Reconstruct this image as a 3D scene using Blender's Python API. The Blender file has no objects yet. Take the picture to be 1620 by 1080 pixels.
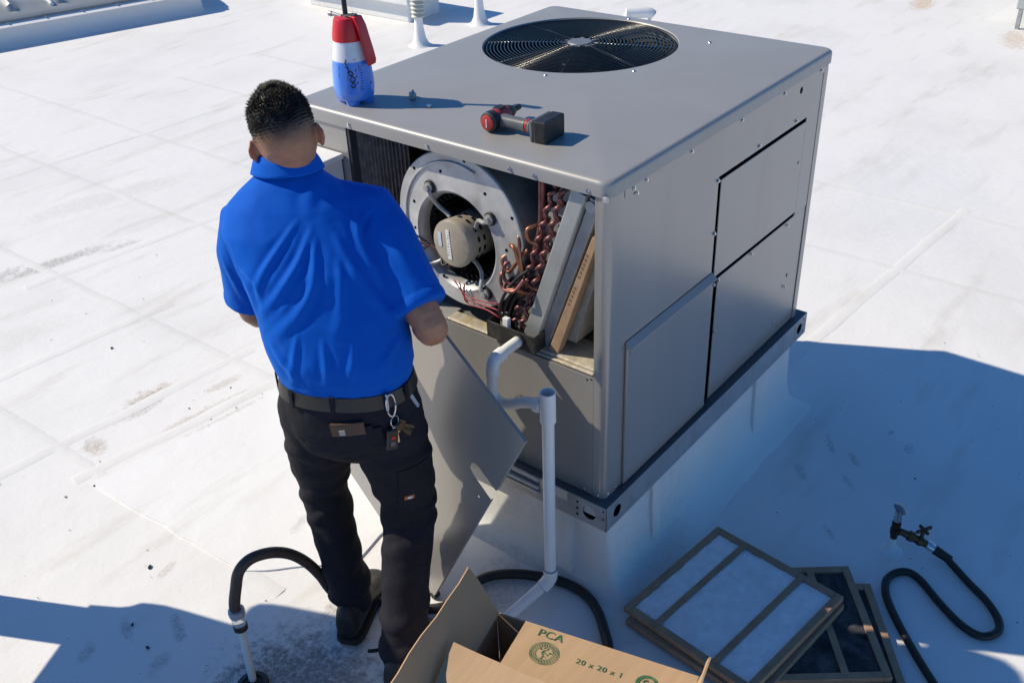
import bpy, bmesh, math, random
import numpy as np
from mathutils import Vector, Matrix, noise, bvhtree
random.seed(7); np.random.seed(7)
PI = math.pi
V = Vector
sc = bpy.context.scene
COL = sc.collection

# ------------------------------------------------------------------ camera
yaw, pit, rol, fpx = 0.69310, -0.56280, -0.04400, 1566.41
CAM = V((-1.83742, -1.19573, 2.39984))
Fw = V((math.cos(pit)*math.cos(yaw), math.cos(pit)*math.sin(yaw), math.sin(pit)))
Rt = Fw.cross(V((0, 0, 1))).normalized(); Up = Rt.cross(Fw)
R2 = Rt*math.cos(rol) + Up*math.sin(rol); U2 = -Rt*math.sin(rol) + Up*math.cos(rol)
cd = bpy.data.cameras.new('camera'); cam = bpy.data.objects.new('camera', cd); COL.objects.link(cam)
cam.matrix_world = Matrix(((R2.x, U2.x, -Fw.x, CAM.x), (R2.y, U2.y, -Fw.y, CAM.y), (R2.z, U2.z, -Fw.z, CAM.z), (0, 0, 0, 1)))
cd.sensor_fit = 'HORIZONTAL'; cd.sensor_width = 36; cd.lens = 36*fpx/1620
cd.clip_start = .05; cd.clip_end = 600
sc.camera = cam

# ------------------------------------------------------------------ light
SUN_EL = math.radians(40.3); SUNXY = V((.45, -.893)).normalized()      # horizontal travel of the light
w = bpy.data.worlds.new('World'); sc.world = w; w.use_nodes = True
nt = w.node_tree; nt.nodes.clear()
sky = nt.nodes.new('ShaderNodeTexSky'); sky.sky_type = 'NISHITA'; sky.sun_disc = False
sky.sun_elevation = SUN_EL; sky.sun_rotation = math.atan2(-SUNXY.x, -SUNXY.y)
sky.altitude = 300; sky.air_density = 1.0; sky.dust_density = .3; sky.ozone_density = 1.8
bg = nt.nodes.new('ShaderNodeBackground'); bg.inputs['Strength'].default_value = .05
wo = nt.nodes.new('ShaderNodeOutputWorld')
tint = nt.nodes.new('ShaderNodeMix'); tint.data_type = 'RGBA'; tint.blend_type = 'MULTIPLY'; tint.inputs['Factor'].default_value = 1; tint.inputs['B'].default_value = (.80, 1.6, 2.40, 1)     # deep blue desert sky, even over the whole dome
nt.links.new(sky.outputs[0], tint.inputs['A']); nt.links.new(tint.outputs['Result'], bg.inputs[0]); nt.links.new(bg.outputs[0], wo.inputs[0])
sl = bpy.data.lights.new('sun', 'SUN'); sl.energy = 4.9; sl.angle = math.radians(.53); sl.color = (1, .89, .70)
so = bpy.data.objects.new('sun', sl); COL.objects.link(so)
so.rotation_euler = V((SUNXY.x*math.cos(SUN_EL), SUNXY.y*math.cos(SUN_EL), -math.sin(SUN_EL))).to_track_quat('-Z', 'Y').to_euler()
so.location = (-3, 6, 8)
vs = sc.view_settings; vs.view_transform = 'Standard'; vs.look = 'None'; vs.exposure = 0.10; vs.gamma = 1; vs.use_curve_mapping = False

# ------------------------------------------------------------------ materials
def mat(name, base, rough=.5, metal=0., var=0., vscale=6., bump=0., bscale=60., spec=.5, stretch=None, dirt=None, dirt_amt=0., dscale=9., rvar=0., coat=0.):
    m = bpy.data.materials.new(name); m.use_nodes = True
    n = m.node_tree.nodes; l = m.node_tree.links; b = n['Principled BSDF']
    b.inputs['Base Color'].default_value = (*base, 1); b.inputs['Roughness'].default_value = rough
    b.inputs['Metallic'].default_value = metal; b.inputs['Specular IOR Level'].default_value = spec
    if coat: b.inputs['Coat Weight'].default_value = coat; b.inputs['Coat Roughness'].default_value = .15
    tc = n.new('ShaderNodeTexCoord'); src = tc.outputs['Object']
    if stretch:
        mp = n.new('ShaderNodeMapping'); mp.inputs['Scale'].default_value = stretch; l.new(src, mp.inputs[0]); src = mp.outputs[0]
    def nz(scale, det=4):
        t = n.new('ShaderNodeTexNoise'); t.inputs['Scale'].default_value = scale; t.inputs['Detail'].default_value = det
        l.new(src, t.inputs['Vector']); return t.outputs[0]
    col = None
    if var:
        mr = n.new('ShaderNodeMapRange'); mr.inputs['From Min'].default_value = .3; mr.inputs['From Max'].default_value = .7
        mr.inputs['To Min'].default_value = 1-var; mr.inputs['To Max'].default_value = 1+var
        l.new(nz(vscale), mr.inputs[0])
        mx = n.new('ShaderNodeMix'); mx.data_type = 'RGBA'; mx.blend_type = 'MULTIPLY'; mx.inputs['Factor'].default_value = 1
        mx.inputs['A'].default_value = (*base, 1); l.new(mr.outputs[0], mx.inputs['B']); col = mx.outputs['Result']
    if dirt:
        mr = n.new('ShaderNodeMapRange'); mr.inputs['From Min'].default_value = .5; mr.inputs['From Max'].default_value = .72
        mr.inputs['To Max'].default_value = dirt_amt; l.new(nz(dscale, 8), mr.inputs[0])
        mx = n.new('ShaderNodeMix'); mx.data_type = 'RGBA'; mx.inputs['A'].default_value = (*base, 1)
        if col: l.new(col, mx.inputs['A'])
        mx.inputs['B'].default_value = (*dirt, 1); l.new(mr.outputs[0], mx.inputs['Factor']); col = mx.outputs['Result']
    if col: l.new(col, b.inputs['Base Color'])
    if rvar:
        mr = n.new('ShaderNodeMapRange'); mr.inputs['To Min'].default_value = rough-rvar; mr.inputs['To Max'].default_value = rough+rvar
        l.new(nz(vscale*2), mr.inputs[0]); l.new(mr.outputs[0], b.inputs['Roughness'])
    if bump:
        bp = n.new('ShaderNodeBump'); bp.inputs['Strength'].default_value = bump; bp.inputs['Distance'].default_value = .004
        l.new(nz(bscale, 3), bp.inputs['Height']); l.new(bp.outputs[0], b.inputs['Normal'])
    return m

M = {}
M['paint'] = mat('grey_cabinet_paint', (.33, .32, .308), .25, .33, var=.025, vscale=3, bump=.03, bscale=190, rvar=.03, spec=.4, stretch=(1, 1, .10), dirt=(.27, .26, .245), dirt_amt=.3, dscale=9)
M['paint_top'] = mat('grey_top_paint', (.315, .31, .305), .42, .15, var=.03, vscale=4, bump=.03, bscale=220, dirt=(.27, .26, .24), dirt_amt=.3, dscale=6)
M['galv'] = mat('galvanised_steel', (.53, .535, .54), .42, .4, var=.12, vscale=22, dirt=(.25, .24, .22), dirt_amt=.5, dscale=14)
M['rail'] = mat('zinc_rail', (.40, .415, .43), .38, .6, var=.10, vscale=14, dirt=(.22, .22, .22), dirt_amt=.35, dscale=20)
M['galv_dull'] = mat('dull_galvanised_steel', (.40, .41, .41), .5, .45, var=.12, vscale=18, dirt=(.16, .15, .13), dirt_amt=.5, dscale=11)
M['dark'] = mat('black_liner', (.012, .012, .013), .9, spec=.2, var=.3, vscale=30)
M['blackmetal'] = mat('black_coated_wire', (.012, .012, .014), .2, .1, spec=.5)
M['spoke_grey'] = mat('glint_spoke_steel', (.22, .23, .25), .3, .6)  # spoke glints put into a paler grey than the black rings
M['hole'] = mat('dark_opening', (.004, .004, .004), .95, spec=.05)
M['copper'] = mat('copper_tube', (.36, .16, .095), .4, .8, var=.25, vscale=30, dirt=(.10, .035, .03), dirt_amt=.85, dscale=16)
M['copper_old'] = mat('tarnished_copper_tube', (.20, .085, .08), .42, .75, var=.3, vscale=30, dirt=(.07, .025, .035), dirt_amt=.8, dscale=20)
M['motor'] = mat('beige_motor_paint', (.36, .325, .27), .45, .1, var=.08, dirt=(.12, .1, .08), dirt_amt=.4, dscale=18)
M['white'] = mat('white_paint', (.78, .78, .77), .55, var=.04, bump=.15, bscale=25, dirt=(.45, .41, .35), dirt_amt=.25, dscale=6)
M['pvc'] = mat('white_plastic_pipe', (.80, .80, .79), .35, var=.02, dirt=(.6, .57, .5), dirt_amt=.2, dscale=10)
M['label'] = mat('paper_label', (.75, .75, .76), .6)
M['ink'] = mat('black_ink', (.02, .02, .025), .6)
M['wood'] = mat('filter_cardboard_frame', (.33, .215, .13), .8, var=.15, vscale=20, bump=.2, bscale=90)
M['wood_dark'] = mat('brown_filter_frame', (.36, .225, .14), .85, var=.15, vscale=20, bump=.2, bscale=90)
M['card'] = mat('corrugated_cardboard', (.46, .305, .175), .8, var=.07, vscale=4, bump=.12, bscale=30, stretch=(1, 14, 1))
M['cardin'] = mat('cardboard_inside', (.47, .295, .16), .85, var=.07, vscale=5)
M['green'] = mat('green_print', (.05, .15, .06), .8, var=.3, vscale=60)
M['media'] = mat('white_filter_media', (.82, .83, .84), .95, var=.08, vscale=35, bump=1.0, bscale=160, spec=.1, dirt=(.62, .62, .62), dirt_amt=.35, dscale=12)
M['media_dirty'] = mat('dirty_filter_media', (.055, .055, .058), .95, var=.5, vscale=28, bump=.9, bscale=140, spec=.1, dirt=(.16, .15, .14), dirt_amt=.5, dscale=25)
M['rubber'] = mat('black_rubber', (.012, .012, .012), .5, bump=.2, bscale=180, var=.2)
M['rubber_brown'] = mat('aged_rubber', (.055, .042, .034), .55, var=.2, vscale=20, bump=.2, bscale=180)
M['red'] = mat('red_plastic', (.62, .015, .022), .35, bump=.05, bscale=120, var=.05)
M['drill_red'] = mat('worn_red_plastic', (.42, .035, .03), .5, var=.15, dirt=(.1, .03, .03), dirt_amt=.7, dscale=40)
M['drill_grey'] = mat('worn_grey_grip', (.115, .12, .13), .5, var=.15, dirt=(.05, .05, .05), dirt_amt=.5, dscale=50)
M['drill_black'] = mat('black_plastic', (.014, .014, .016), .5, dirt=(.05, .05, .055), dirt_amt=.4, dscale=50)
M['brass'] = mat('aged_brass', (.085, .06, .035), .45, .7, dirt=(.015, .013, .012), dirt_amt=.9, dscale=25)
M['chrome'] = mat('bright_zinc', (.65, .66, .68), .22, .95)
M['foil'] = mat('foil_insulation', (.52, .47, .38), .5, .3, var=.2, vscale=25, bump=.8, bscale=60, dirt=(.45, .33, .10), dirt_amt=.6, dscale=16)
M['shirt'] = mat('royal_blue_knit', (.0005, .092, .50), .75, var=.03, vscale=40, bump=.12, bscale=700, spec=.10)
_b = M['shirt'].node_tree.nodes['Principled BSDF']; _b.inputs['Sheen Weight'].default_value = .3; _b.inputs['Sheen Roughness'].default_value = .5; _b.inputs['Sheen Tint'].default_value = (.1, .35, 1, 1)
M['trouser'] = mat('black_twill', (.018, .018, .0245), .8, var=.15, vscale=60, bump=.2, bscale=500, spec=.16, dirt=(.013, .013, .015), dirt_amt=.5, dscale=10)
M['belt'] = mat('black_leather', (.018, .017, .016), .45, bump=.2, bscale=150)
M['shoe'] = mat('black_boot_leather', (.012, .010, .009), .5, var=.3, vscale=25, bump=.25, bscale=90, dirt=(.035, .028, .022), dirt_amt=.4, dscale=12)
M['sole'] = mat('boot_sole', (.02, .018, .016), .8)
M['leather'] = mat('brown_leather', (.085, .045, .027), .55, var=.25, vscale=40, bump=.3, bscale=120)
M['hair'] = mat('black_hair', (.008, .0065, .006), .5, spec=.4)
M['eye'] = mat('eye_white', (.6, .58, .55), .2)
M['stamp'] = mat('brown_stamp', (.17, .10, .055), .8)
M['orange'] = mat('orange_patch', (.45, .16, .05), .7)
M['rust'] = mat('rusty_iron', (.17, .08, .04), .85, var=.4, vscale=30)

def skin_material():
    m = mat('tan_skin', (.41, .20, .115), .5, bump=.12, bscale=160)
    n = m.node_tree.nodes; l = m.node_tree.links; b = n['Principled BSDF']
    a = n.new('ShaderNodeVertexColor'); a.layer_name = 'hair'
    t = n.new('ShaderNodeTexNoise'); t.inputs['Scale'].default_value = 900; t.inputs['Detail'].default_value = 2
    tc = n.new('ShaderNodeTexCoord'); l.new(tc.outputs['Object'], t.inputs['Vector'])
    ma = n.new('ShaderNodeMath'); ma.operation = 'MULTIPLY_ADD'; ma.inputs[1].default_value = .5; ma.inputs[2].default_value = -.25
    l.new(t.outputs[0], ma.inputs[0])
    ad = n.new('ShaderNodeMath'); ad.operation = 'MULTIPLY_ADD'; ad.use_clamp = True
    sep = n.new('ShaderNodeSeparateColor'); l.new(a.outputs[0], sep.inputs[0])
    s2 = n.new('ShaderNodeMath'); s2.operation = 'ADD'; s2.use_clamp = True
    mu = n.new('ShaderNodeMath'); mu.operation = 'MULTIPLY'; l.new(sep.outputs[0], mu.inputs[0]); l.new(ma.outputs[0], mu.inputs[1])
    mu2 = n.new('ShaderNodeMath'); mu2.operation = 'MULTIPLY'; mu2.inputs[1].default_value = 2.0; l.new(mu.outputs[0], mu2.inputs[0])
    l.new(sep.outputs[0], s2.inputs[0]); l.new(mu2.outputs[0], s2.inputs[1])
    mx = n.new('ShaderNodeMix'); mx.data_type = 'RGBA'; mx.inputs['A'].default_value = (.41, .20, .115, 1); mx.inputs['B'].default_value = (.012, .009, .008, 1)
    l.new(s2.outputs[0], mx.inputs['Factor'])
    t3 = n.new('ShaderNodeTexNoise'); t3.inputs['Scale'].default_value = 55; t3.inputs['Detail'].default_value = 6; t3.inputs['Roughness'].default_value = .65; l.new(tc.outputs['Object'], t3.inputs['Vector'])
    m3 = n.new('ShaderNodeMapRange'); m3.inputs['From Min'].default_value = .3; m3.inputs['From Max'].default_value = .7; l.new(t3.outputs[0], m3.inputs[0])
    c3 = n.new('ShaderNodeMix'); c3.data_type = 'RGBA'; c3.inputs['A'].default_value = (.43, .205, .125, 1); c3.inputs['B'].default_value = (.33, .155, .085, 1); l.new(m3.outputs[0], c3.inputs['Factor']); l.new(c3.outputs['Result'], mx.inputs['A'])
    mr = n.new('ShaderNodeMix'); mr.data_type = 'RGBA'; mr.inputs['B'].default_value = (.40, .11, .075, 1)
    l.new(mx.outputs['Result'], mr.inputs['A']); l.new(sep.outputs[1], mr.inputs['Factor'])
    l.new(mr.outputs['Result'], b.inputs['Base Color'])
    b.inputs['Subsurface Weight'].default_value = .12; b.inputs['Subsurface Radius'].default_value = (.01, .004, .002); b.inputs['Subsurface Scale'].default_value = .5
    return m
M['skin'] = skin_material()

def roof_material(name, base, spots=(), fine=1.0):
    m = bpy.data.materials.new(name); m.use_nodes = True
    n = m.node_tree.nodes; l = m.node_tree.links; b = n['Principled BSDF']
    b.inputs['Roughness'].default_value = .62; b.inputs['Specular IOR Level'].default_value = .35
    tc = n.new('ShaderNodeNewGeometry'); pos = tc.outputs['Position']
    def nz(scale, det=5, rough=.55, vec=None):
        t = n.new('ShaderNodeTexNoise'); t.inputs['Scale'].default_value = scale; t.inputs['Detail'].default_value = det; t.inputs['Roughness'].default_value = rough
        l.new(vec or pos, t.inputs['Vector']); return t.outputs[0]
    def mrange(v, a, bb, c, d):
        r = n.new('ShaderNodeMapRange'); r.interpolation_type = 'SMOOTHSTEP'
        for k, x in zip(('From Min', 'From Max', 'To Min', 'To Max'), (a, bb, c, d)): r.inputs[k].default_value = x
        l.new(v, r.inputs[0]); return r.outputs[0]
    def mixc(f, A, B):
        x = n.new('ShaderNodeMix'); x.data_type = 'RGBA'
        if isinstance(A, tuple): x.inputs['A'].default_value = (*A, 1)
        else: l.new(A, x.inputs['A'])
        x.inputs['B'].default_value = (*B, 1); l.new(f, x.inputs['Factor']); return x.outputs['Result']
    c = mixc(mrange(nz(1.1, 6), .42, .72, 0, .55), base, tuple(x*.86 for x in base))
    mp = n.new('ShaderNodeMapping'); mp.inputs['Scale'].default_value = (.7, 3.0, 1); mp.inputs['Rotation'].default_value = (0, 0, .3); l.new(pos, mp.inputs[0])
    c = mixc(mrange(nz(1.6, 8, .62, mp.outputs[0]), .52, .72, 0, .5), c, (.56, .53, .48))
    c = mixc(mrange(nz(38, 6, .7), .60, .78, 0, .28*fine), c, (.40, .37, .33))
    c = mixc(mrange(nz(150, 2), .73, .78, 0, .5*fine), c, (.22, .2, .18))
    warp = nz(24, 8, .7); streak = mrange(nz(70, 5, .7), .36, .62, .3, 1)
    for (x, y, rx, ry, rot, col, amt) in spots:
        mp = n.new('ShaderNodeMapping'); mp.vector_type = 'TEXTURE'
        mp.inputs['Location'].default_value = (x, y, 0); mp.inputs['Rotation'].default_value = (0, 0, rot); mp.inputs['Scale'].default_value = (rx, ry, 1000)
        l.new(pos, mp.inputs[0])
        ln = n.new('ShaderNodeVectorMath'); ln.operation = 'LENGTH'; l.new(mp.outputs[0], ln.inputs[0])
        ad = n.new('ShaderNodeMath'); ad.operation = 'MULTIPLY_ADD'; ad.inputs[1].default_value = 2.4; l.new(warp, ad.inputs[0]); l.new(ln.outputs['Value'], ad.inputs[2])
        f = mrange(ad.outputs[0], 1.60, 2.45, amt*.9, 0)
        mm = n.new('ShaderNodeMath'); mm.operation = 'MULTIPLY'; l.new(f, mm.inputs[0]); l.new(streak, mm.inputs[1]); f = mm.outputs[0]
        c = mixc(f, c, col)
    l.new(c, b.inputs['Base Color'])
    bp = n.new('ShaderNodeBump'); bp.inputs['Strength'].default_value = .38; bp.inputs['Distance'].default_value = .012
    h = n.new('ShaderNodeMath'); h.operation = 'MULTIPLY_ADD'; h.inputs[1].default_value = .13
    l.new(nz(55, 3), h.inputs[0]); l.new(nz(5, 5), h.inputs[2]); l.new(h.outputs[0], bp.inputs['Height']); l.new(bp.outputs[0], b.inputs['Normal'])
    return m
GR = (.30, .285, .26); BR = (.36, .28, .20); DK = (.16, .15, .14)
SPOTS = [(-.13, 2.24, .13, .05, -.1, BR, .8), (-.24, 2.20, .13, .05, -.1, GR, .7), (-.48, 2.12, .05, .06, 0, BR, .7), (-.05, 1.93, .22, .04, -.15, BR, .6),
         (.1, 2.05, .10, .03, -.1, BR, .5), (.30, 3.76, .34, .055, -.18, GR, .75), (.02, 3.86, .16, .06, .1, GR, .6), (.62, 3.63, .12, .03, -.2, GR, .5),
         (-.80, .58, .27, .24, .4, DK, .85), (-.83, .60, .2, .2, .9, DK, .8), (-.72, .50, .16, .10, -.6, (.24, .225, .21), .8), (-.86, .5, .3, .2, 0, GR, .6), (-.50, .70, .05, .035, .5, DK, .55), (-.95, 1.18, .055, .02, 1.2, GR, .6), (-.85, 1.05, .07, .02, 1.1, DK, .55),
         (-.97, .98, .05, .03, .3, GR, .6), (-1.08, 1.2, .04, .03, .3, DK, .4), (-.72, 1.3, .05, .018, .2, BR, .5), (7.9, 1.75, .28, .11, .2, (.5, .33, .16), .85), (7.1, .72, .30, .12, .3, (.5, .36, .22), .7), (7.6, .6, .5, .2, 0, (.55, .42, .3), .5),
         (1.18, -.33, .045, .016, .8, DK, .5), (1.22, -.22, .07, .014, .6, DK, .45), (1.05, -.36, .05, .012, .9, DK, .4), (1.42, -.38, .018, .012, 0, DK, .55), (1.36, -.47, .035, .02, .4, DK, .4), (.75, -.42, .04, .012, .9, DK, .4), (1.0, -.2, .06, .02, .8, DK, .3),
         (.95, 4.3, .5, .12, -.2, (.6, .58, .55), .6), (-.3, 3.2, .35, .1, -.2, (.6, .58, .54), .5), (3.6, .3, .9, .5, .3, (.66, .67, .69), .6), (-.1, .34, .16, .1, .2, GR, .5)]
M['roof'] = roof_material('white_roof_coating', (.765, .755, .74), SPOTS)
M['roof_patch'] = roof_material('fresh_white_coating', (.80, .795, .785), [(-.05, 1.86, .2, .03, -.15, BR, .5), (-.3, 1.1, .05, .02, .4, GR, .4)], .6)
M['seam'] = roof_material('seam_coating', (.735, .725, .705), (), .8)
M['curb'] = roof_material('curb_coating', (.74, .735, .725), [(.3, .0, .25, .05, 0, GR, .2), (.02, .4, .04, .3, 0, GR, .35), (.02, .8, .05, .2, 0, GR, .3)], .5)

def bottle_material():
    m = bpy.data.materials.new('translucent_bottle'); m.use_nodes = True
    n = m.node_tree.nodes; l = m.node_tree.links; b = n['Principled BSDF']
    tc = n.new('ShaderNodeTexCoord'); sp = n.new('ShaderNodeSeparateXYZ'); l.new(tc.outputs['Object'], sp.inputs[0])
    r = n.new('ShaderNodeMapRange'); r.inputs['From Min'].default_value = .128; r.inputs['From Max'].default_value = .133; l.new(sp.outputs[2], r.inputs[0])
    mx = n.new('ShaderNodeMix'); mx.data_type = 'RGBA'; mx.inputs['A'].default_value = (.07, .27, .85, 1); mx.inputs['B'].default_value = (.80, .80, .83, 1)
    l.new(r.outputs[0], mx.inputs['Factor']); l.new(mx.outputs['Result'], b.inputs['Base Color'])
    b.inputs['Roughness'].default_value = .35; b.inputs['Subsurface Weight'].default_value = .55; b.inputs['Coat Weight'].default_value = .6; b.inputs['Coat Roughness'].default_value = .25; b.inputs['Subsurface Radius'].default_value = (.02, .03, .05)
    return m
M['bottle'] = bottle_material()
def clear_material():
    m = bpy.data.materials.new('clear_plastic'); m.use_nodes = True
    b = m.node_tree.nodes['Principled BSDF']; b.inputs['Base Color'].default_value = (.9, .91, .92, 1); b.inputs['Transmission Weight'].default_value = .75; b.inputs['Roughness'].default_value = .15
    return m
M['clear'] = clear_material()

# ------------------------------------------------------------------ helpers
def orth(d):
    d = V(d).normalized(); a = V((0, 0, 1)) if abs(d.z) < .9 else V((1, 0, 0))
    u = d.cross(a).normalized(); return u, d.cross(u).normalized()
def box(bm, lo, hi, mtx=None):
    vs_ = []
    for z in (lo[2], hi[2]):
        for x, y in ((lo[0], lo[1]), (hi[0], lo[1]), (hi[0], hi[1]), (lo[0], hi[1])):
            p = V((x, y, z)); vs_.append(bm.verts.new(mtx @ p if mtx else p))
    for f in ((3, 2, 1, 0), (4, 5, 6, 7), (0, 1, 5, 4), (1, 2, 6, 5), (2, 3, 7, 6), (3, 0, 4, 7)): bm.faces.new([vs_[i] for i in f])
def loft(bm, rings, cap=True, closed=True):
    R = [[bm.verts.new(p) for p in r] for r in rings]; n = len(R[0])
    for a, b in zip(R, R[1:]):
        for i in range(n if closed else n-1):
            j = (i+1) % n; bm.faces.new((a[i], a[j], b[j], b[i]))
    if cap: bm.faces.new(R[0][::-1]); bm.faces.new(R[-1])
    return R
def ring(c, d, r, seg=16, u=None, v=None, ph=0):
    if u is None: u, v = orth(d)
    c = V(c); rr = r if isinstance(r, tuple) else (r, r)
    return [c + u*(rr[0]*math.cos(ph+2*PI*i/seg)) + v*(rr[1]*math.sin(ph+2*PI*i/seg)) for i in range(seg)]
def cyl(bm, a, b, r, r2=None, seg=20):
    d = V(b)-V(a); u, v = orth(d)
    loft(bm, [ring(a, d, r, seg, u, v), ring(b, d, r if r2 is None else r2, seg, u, v)])
def tube(bm, pts, r, seg=10, rounded=False, radii=None):
    pts = [V(p) for p in pts]; n = len(pts); rad = radii or [r]*n
    t = [(pts[min(i+1, n-1)]-pts[max(i-1, 0)]).normalized() for i in range(n)]
    u, v = orth(t[0]); rings = []
    for i in range(n):
        if i:
            q = t[i-1].rotation_difference(t[i]); u = q @ u; v = q @ v
        rings.append(ring(pts[i], t[i], rad[i], seg, u, v))
    if rounded:
        for k in (.35, .75):
            pass
        pre = [ring(pts[0]-t[0]*rad[0]*math.sin(a), t[0], max(rad[0]*math.cos(a), 1e-4), seg, *orth(t[0])) for a in (1.4, 1.0, .55)]
        q0 = orth(t[0]); rings[0] = ring(pts[0], t[0], rad[0], seg, *q0)
        pre = [ring(pts[0]-t[0]*rad[0]*math.sin(a), t[0], rad[0]*math.cos(a), seg, *q0) for a in (1.4, 1.0, .55)]
        post = [ring(pts[-1]+t[-1]*rad[-1]*math.sin(a), t[-1], rad[-1]*math.cos(a), seg, u, v) for a in (.55, 1.0, 1.4)]
        rings = pre+rings+post
    loft(bm, rings)
def spline(pts, n=8):
    P = [V(p) for p in pts]; P = [P[0]*2-P[1]]+P+[P[-1]*2-P[-2]]; out = []
    for i in range(1, len(P)-2):
        for k in range(n):
            t = k/n; a, b, c, d = P[i-1:i+3]
            out.append(.5*((2*b)+(c-a)*t+(2*a-5*b+4*c-d)*t*t+(3*b-a-3*c+d)*t**3))
    out.append(P[-2]); return out
def lathe(bm, prof, c=(0, 0, 0), axis=(0, 0, 1), seg=32, cap=True):
    a = V(axis).normalized(); u, v = orth(a); c = V(c)
    loft(bm, [ring(c+a*h, a, max(r, 1e-4), seg, u, v) for r, h in prof], cap)
def torus(bm, c, axis, R, r, seg=48, ms=6, a0=0, a1=2*PI):
    u, v = orth(axis); c = V(c); full = abs(a1-a0-2*PI) < 1e-6; n = seg if full else seg+1; a = V(axis).normalized(); rings = []
    for i in range(n):
        t = a0+(a1-a0)*i/seg; e = u*math.cos(t)+v*math.sin(t)
        rings.append([bm.verts.new(c+e*(R+r*math.cos(2*PI*k/ms))+a*(r*math.sin(2*PI*k/ms))) for k in range(ms)])
    for i in range(n if full else n-1):
        A = rings[i]; B = rings[(i+1) % n]
        for k in range(ms): bm.faces.new((A[k], A[(k+1) % ms], B[(k+1) % ms], B[k]))
    if not full: bm.faces.new(rings[0][::-1]); bm.faces.new(rings[-1])
def plate(bm, outline, holes, O, ux, uy, nn, th):
    """a sheet with holes: outline and holes in 2D, thickness th behind the face (against nn)"""
    O, ux, uy, nn = V(O), V(ux), V(uy), V(nn)
    edges = []; verts = []
    for lp in [outline]+list(holes):
        vs_ = [bm.verts.new(O+ux*p[0]+uy*p[1]) for p in lp]; verts += vs_
        edges += [bm.edges.new((vs_[i], vs_[(i+1) % len(vs_)])) for i in range(len(vs_))]
    r = bmesh.ops.triangle_fill(bm, use_beauty=True, use_dissolve=False, edges=edges)
    fs = [g for g in r['geom'] if isinstance(g, bmesh.types.BMFace)]
    e = bmesh.ops.extrude_face_region(bm, geom=fs)
    bmesh.ops.translate(bm, vec=-nn*th, verts=[g for g in e['geom'] if isinstance(g, bmesh.types.BMVert)])
    bmesh.ops.recalc_face_normals(bm, faces=bm.faces)
def circ(x, y, r, n=20): return [(x+r*math.cos(2*PI*i/n), y+r*math.sin(2*PI*i/n)) for i in range(n)]
def rrect(x0, y0, x1, y1, r, n=5):
    out = []
    for cx, cy, a in ((x1-r, y1-r, 0), (x0+r, y1-r, PI/2), (x0+r, y0+r, PI), (x1-r, y0+r, 1.5*PI)):
        out += [(cx+r*math.cos(a+PI/2*i/n), cy+r*math.sin(a+PI/2*i/n)) for i in range(n+1)]
    return out
def worldloc(o):
    p = V((0, 0, 0))
    while o: p += o.location; o = o.parent
    return p
def tag(o, label=None, cat=None, group=None, kind=None):
    for k, x in (('label', label), ('category', cat), ('group', group), ('kind', kind)):
        if x: o[k] = x
    return o
def thing(name, label, cat, loc=(0, 0, 0), rot=(0, 0, 0), group=None):
    o = bpy.data.objects.new(name, None); COL.objects.link(o); o.location = loc; o.rotation_euler = rot; o.empty_display_size = .1
    return tag(o, label, cat, group)
def obj(name, bm, m, parent=None, local=False, smooth=None, bevel=0, loc=None, label=None, kind=None, solid=0, bseg=2):
    """one mesh object; coordinates are world ones unless local=True"""
    bmesh.ops.recalc_face_normals(bm, faces=bm.faces)
    off = V(loc) if loc is not None else V((0, 0, 0))
    base = (worldloc(parent) if parent else V((0, 0, 0)))
    if not local: bmesh.ops.translate(bm, vec=-(base+off if loc is None else V(loc)), verts=bm.verts)
    me = bpy.data.meshes.new(name); bm.to_mesh(me); bm.free()
    return link(name, me, m, parent, smooth, bevel, (off-base if (loc is not None and not local) else off), label, kind, solid, bseg)
def link(name, me, m, parent=None, smooth=None, bevel=0, loc=(0, 0, 0), label=None, kind=None, solid=0, bseg=2):
    o = bpy.data.objects.new(name, me); COL.objects.link(o); o.location = loc
    if m is not None and not me.materials: me.materials.append(M[m] if isinstance(m, str) else m)
    if parent: o.parent = parent
    if smooth is not None:
        me.polygons.foreach_set('use_smooth', [True]*len(me.polygons))
        if smooth < 180: me.set_sharp_from_angle(angle=math.radians(smooth))
    if solid:
        s = o.modifiers.new('s', 'SOLIDIFY'); s.thickness = solid; s.offset = 0
    if bevel:
        b = o.modifiers.new('b', 'BEVEL'); b.width = bevel; b.segments = bseg; b.limit_method = 'ANGLE'; b.angle_limit = math.radians(50); b.harden_normals = False
    if label: o['label'] = label
    if kind: o['kind'] = kind
    return o
def BM(): return bmesh.new()
def text_mesh(s, size, spacing=1.0):
    c = bpy.data.curves.new('t', 'FONT'); c.body = s; c.size = size; c.align_x = 'CENTER'; c.align_y = 'CENTER'; c.space_character = spacing; c.resolution_u = 3; c.extrude = .0002
    o = bpy.data.objects.new('t', c); COL.objects.link(o)
    dg = bpy.context.evaluated_depsgraph_get(); me = bpy.data.meshes.new_from_object(o.evaluated_get(dg))
    bpy.data.objects.remove(o); bpy.data.curves.remove(c); return me
def eval_mesh(bm, mods):
    """bmesh -> mesh after modifiers, as a plain mesh"""
    bmesh.ops.recalc_face_normals(bm, faces=bm.faces)
    me = bpy.data.meshes.new('tmp'); bm.to_mesh(me); bm.free()
    o = bpy.data.objects.new('tmp', me); COL.objects.link(o)
    for t, kw in mods:
        md = o.modifiers.new(t, t)
        for k, x in kw.items(): setattr(md, k, x)
    dg = bpy.context.evaluated_depsgraph_get(); dg.update()
    out = bpy.data.meshes.new_from_object(o.evaluated_get(dg))
    bpy.data.objects.remove(o); bpy.data.meshes.remove(me); return out
def get_co(me):
    a = np.empty(len(me.vertices)*3); me.vertices.foreach_get('co', a); return a.reshape(-1, 3)
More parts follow.
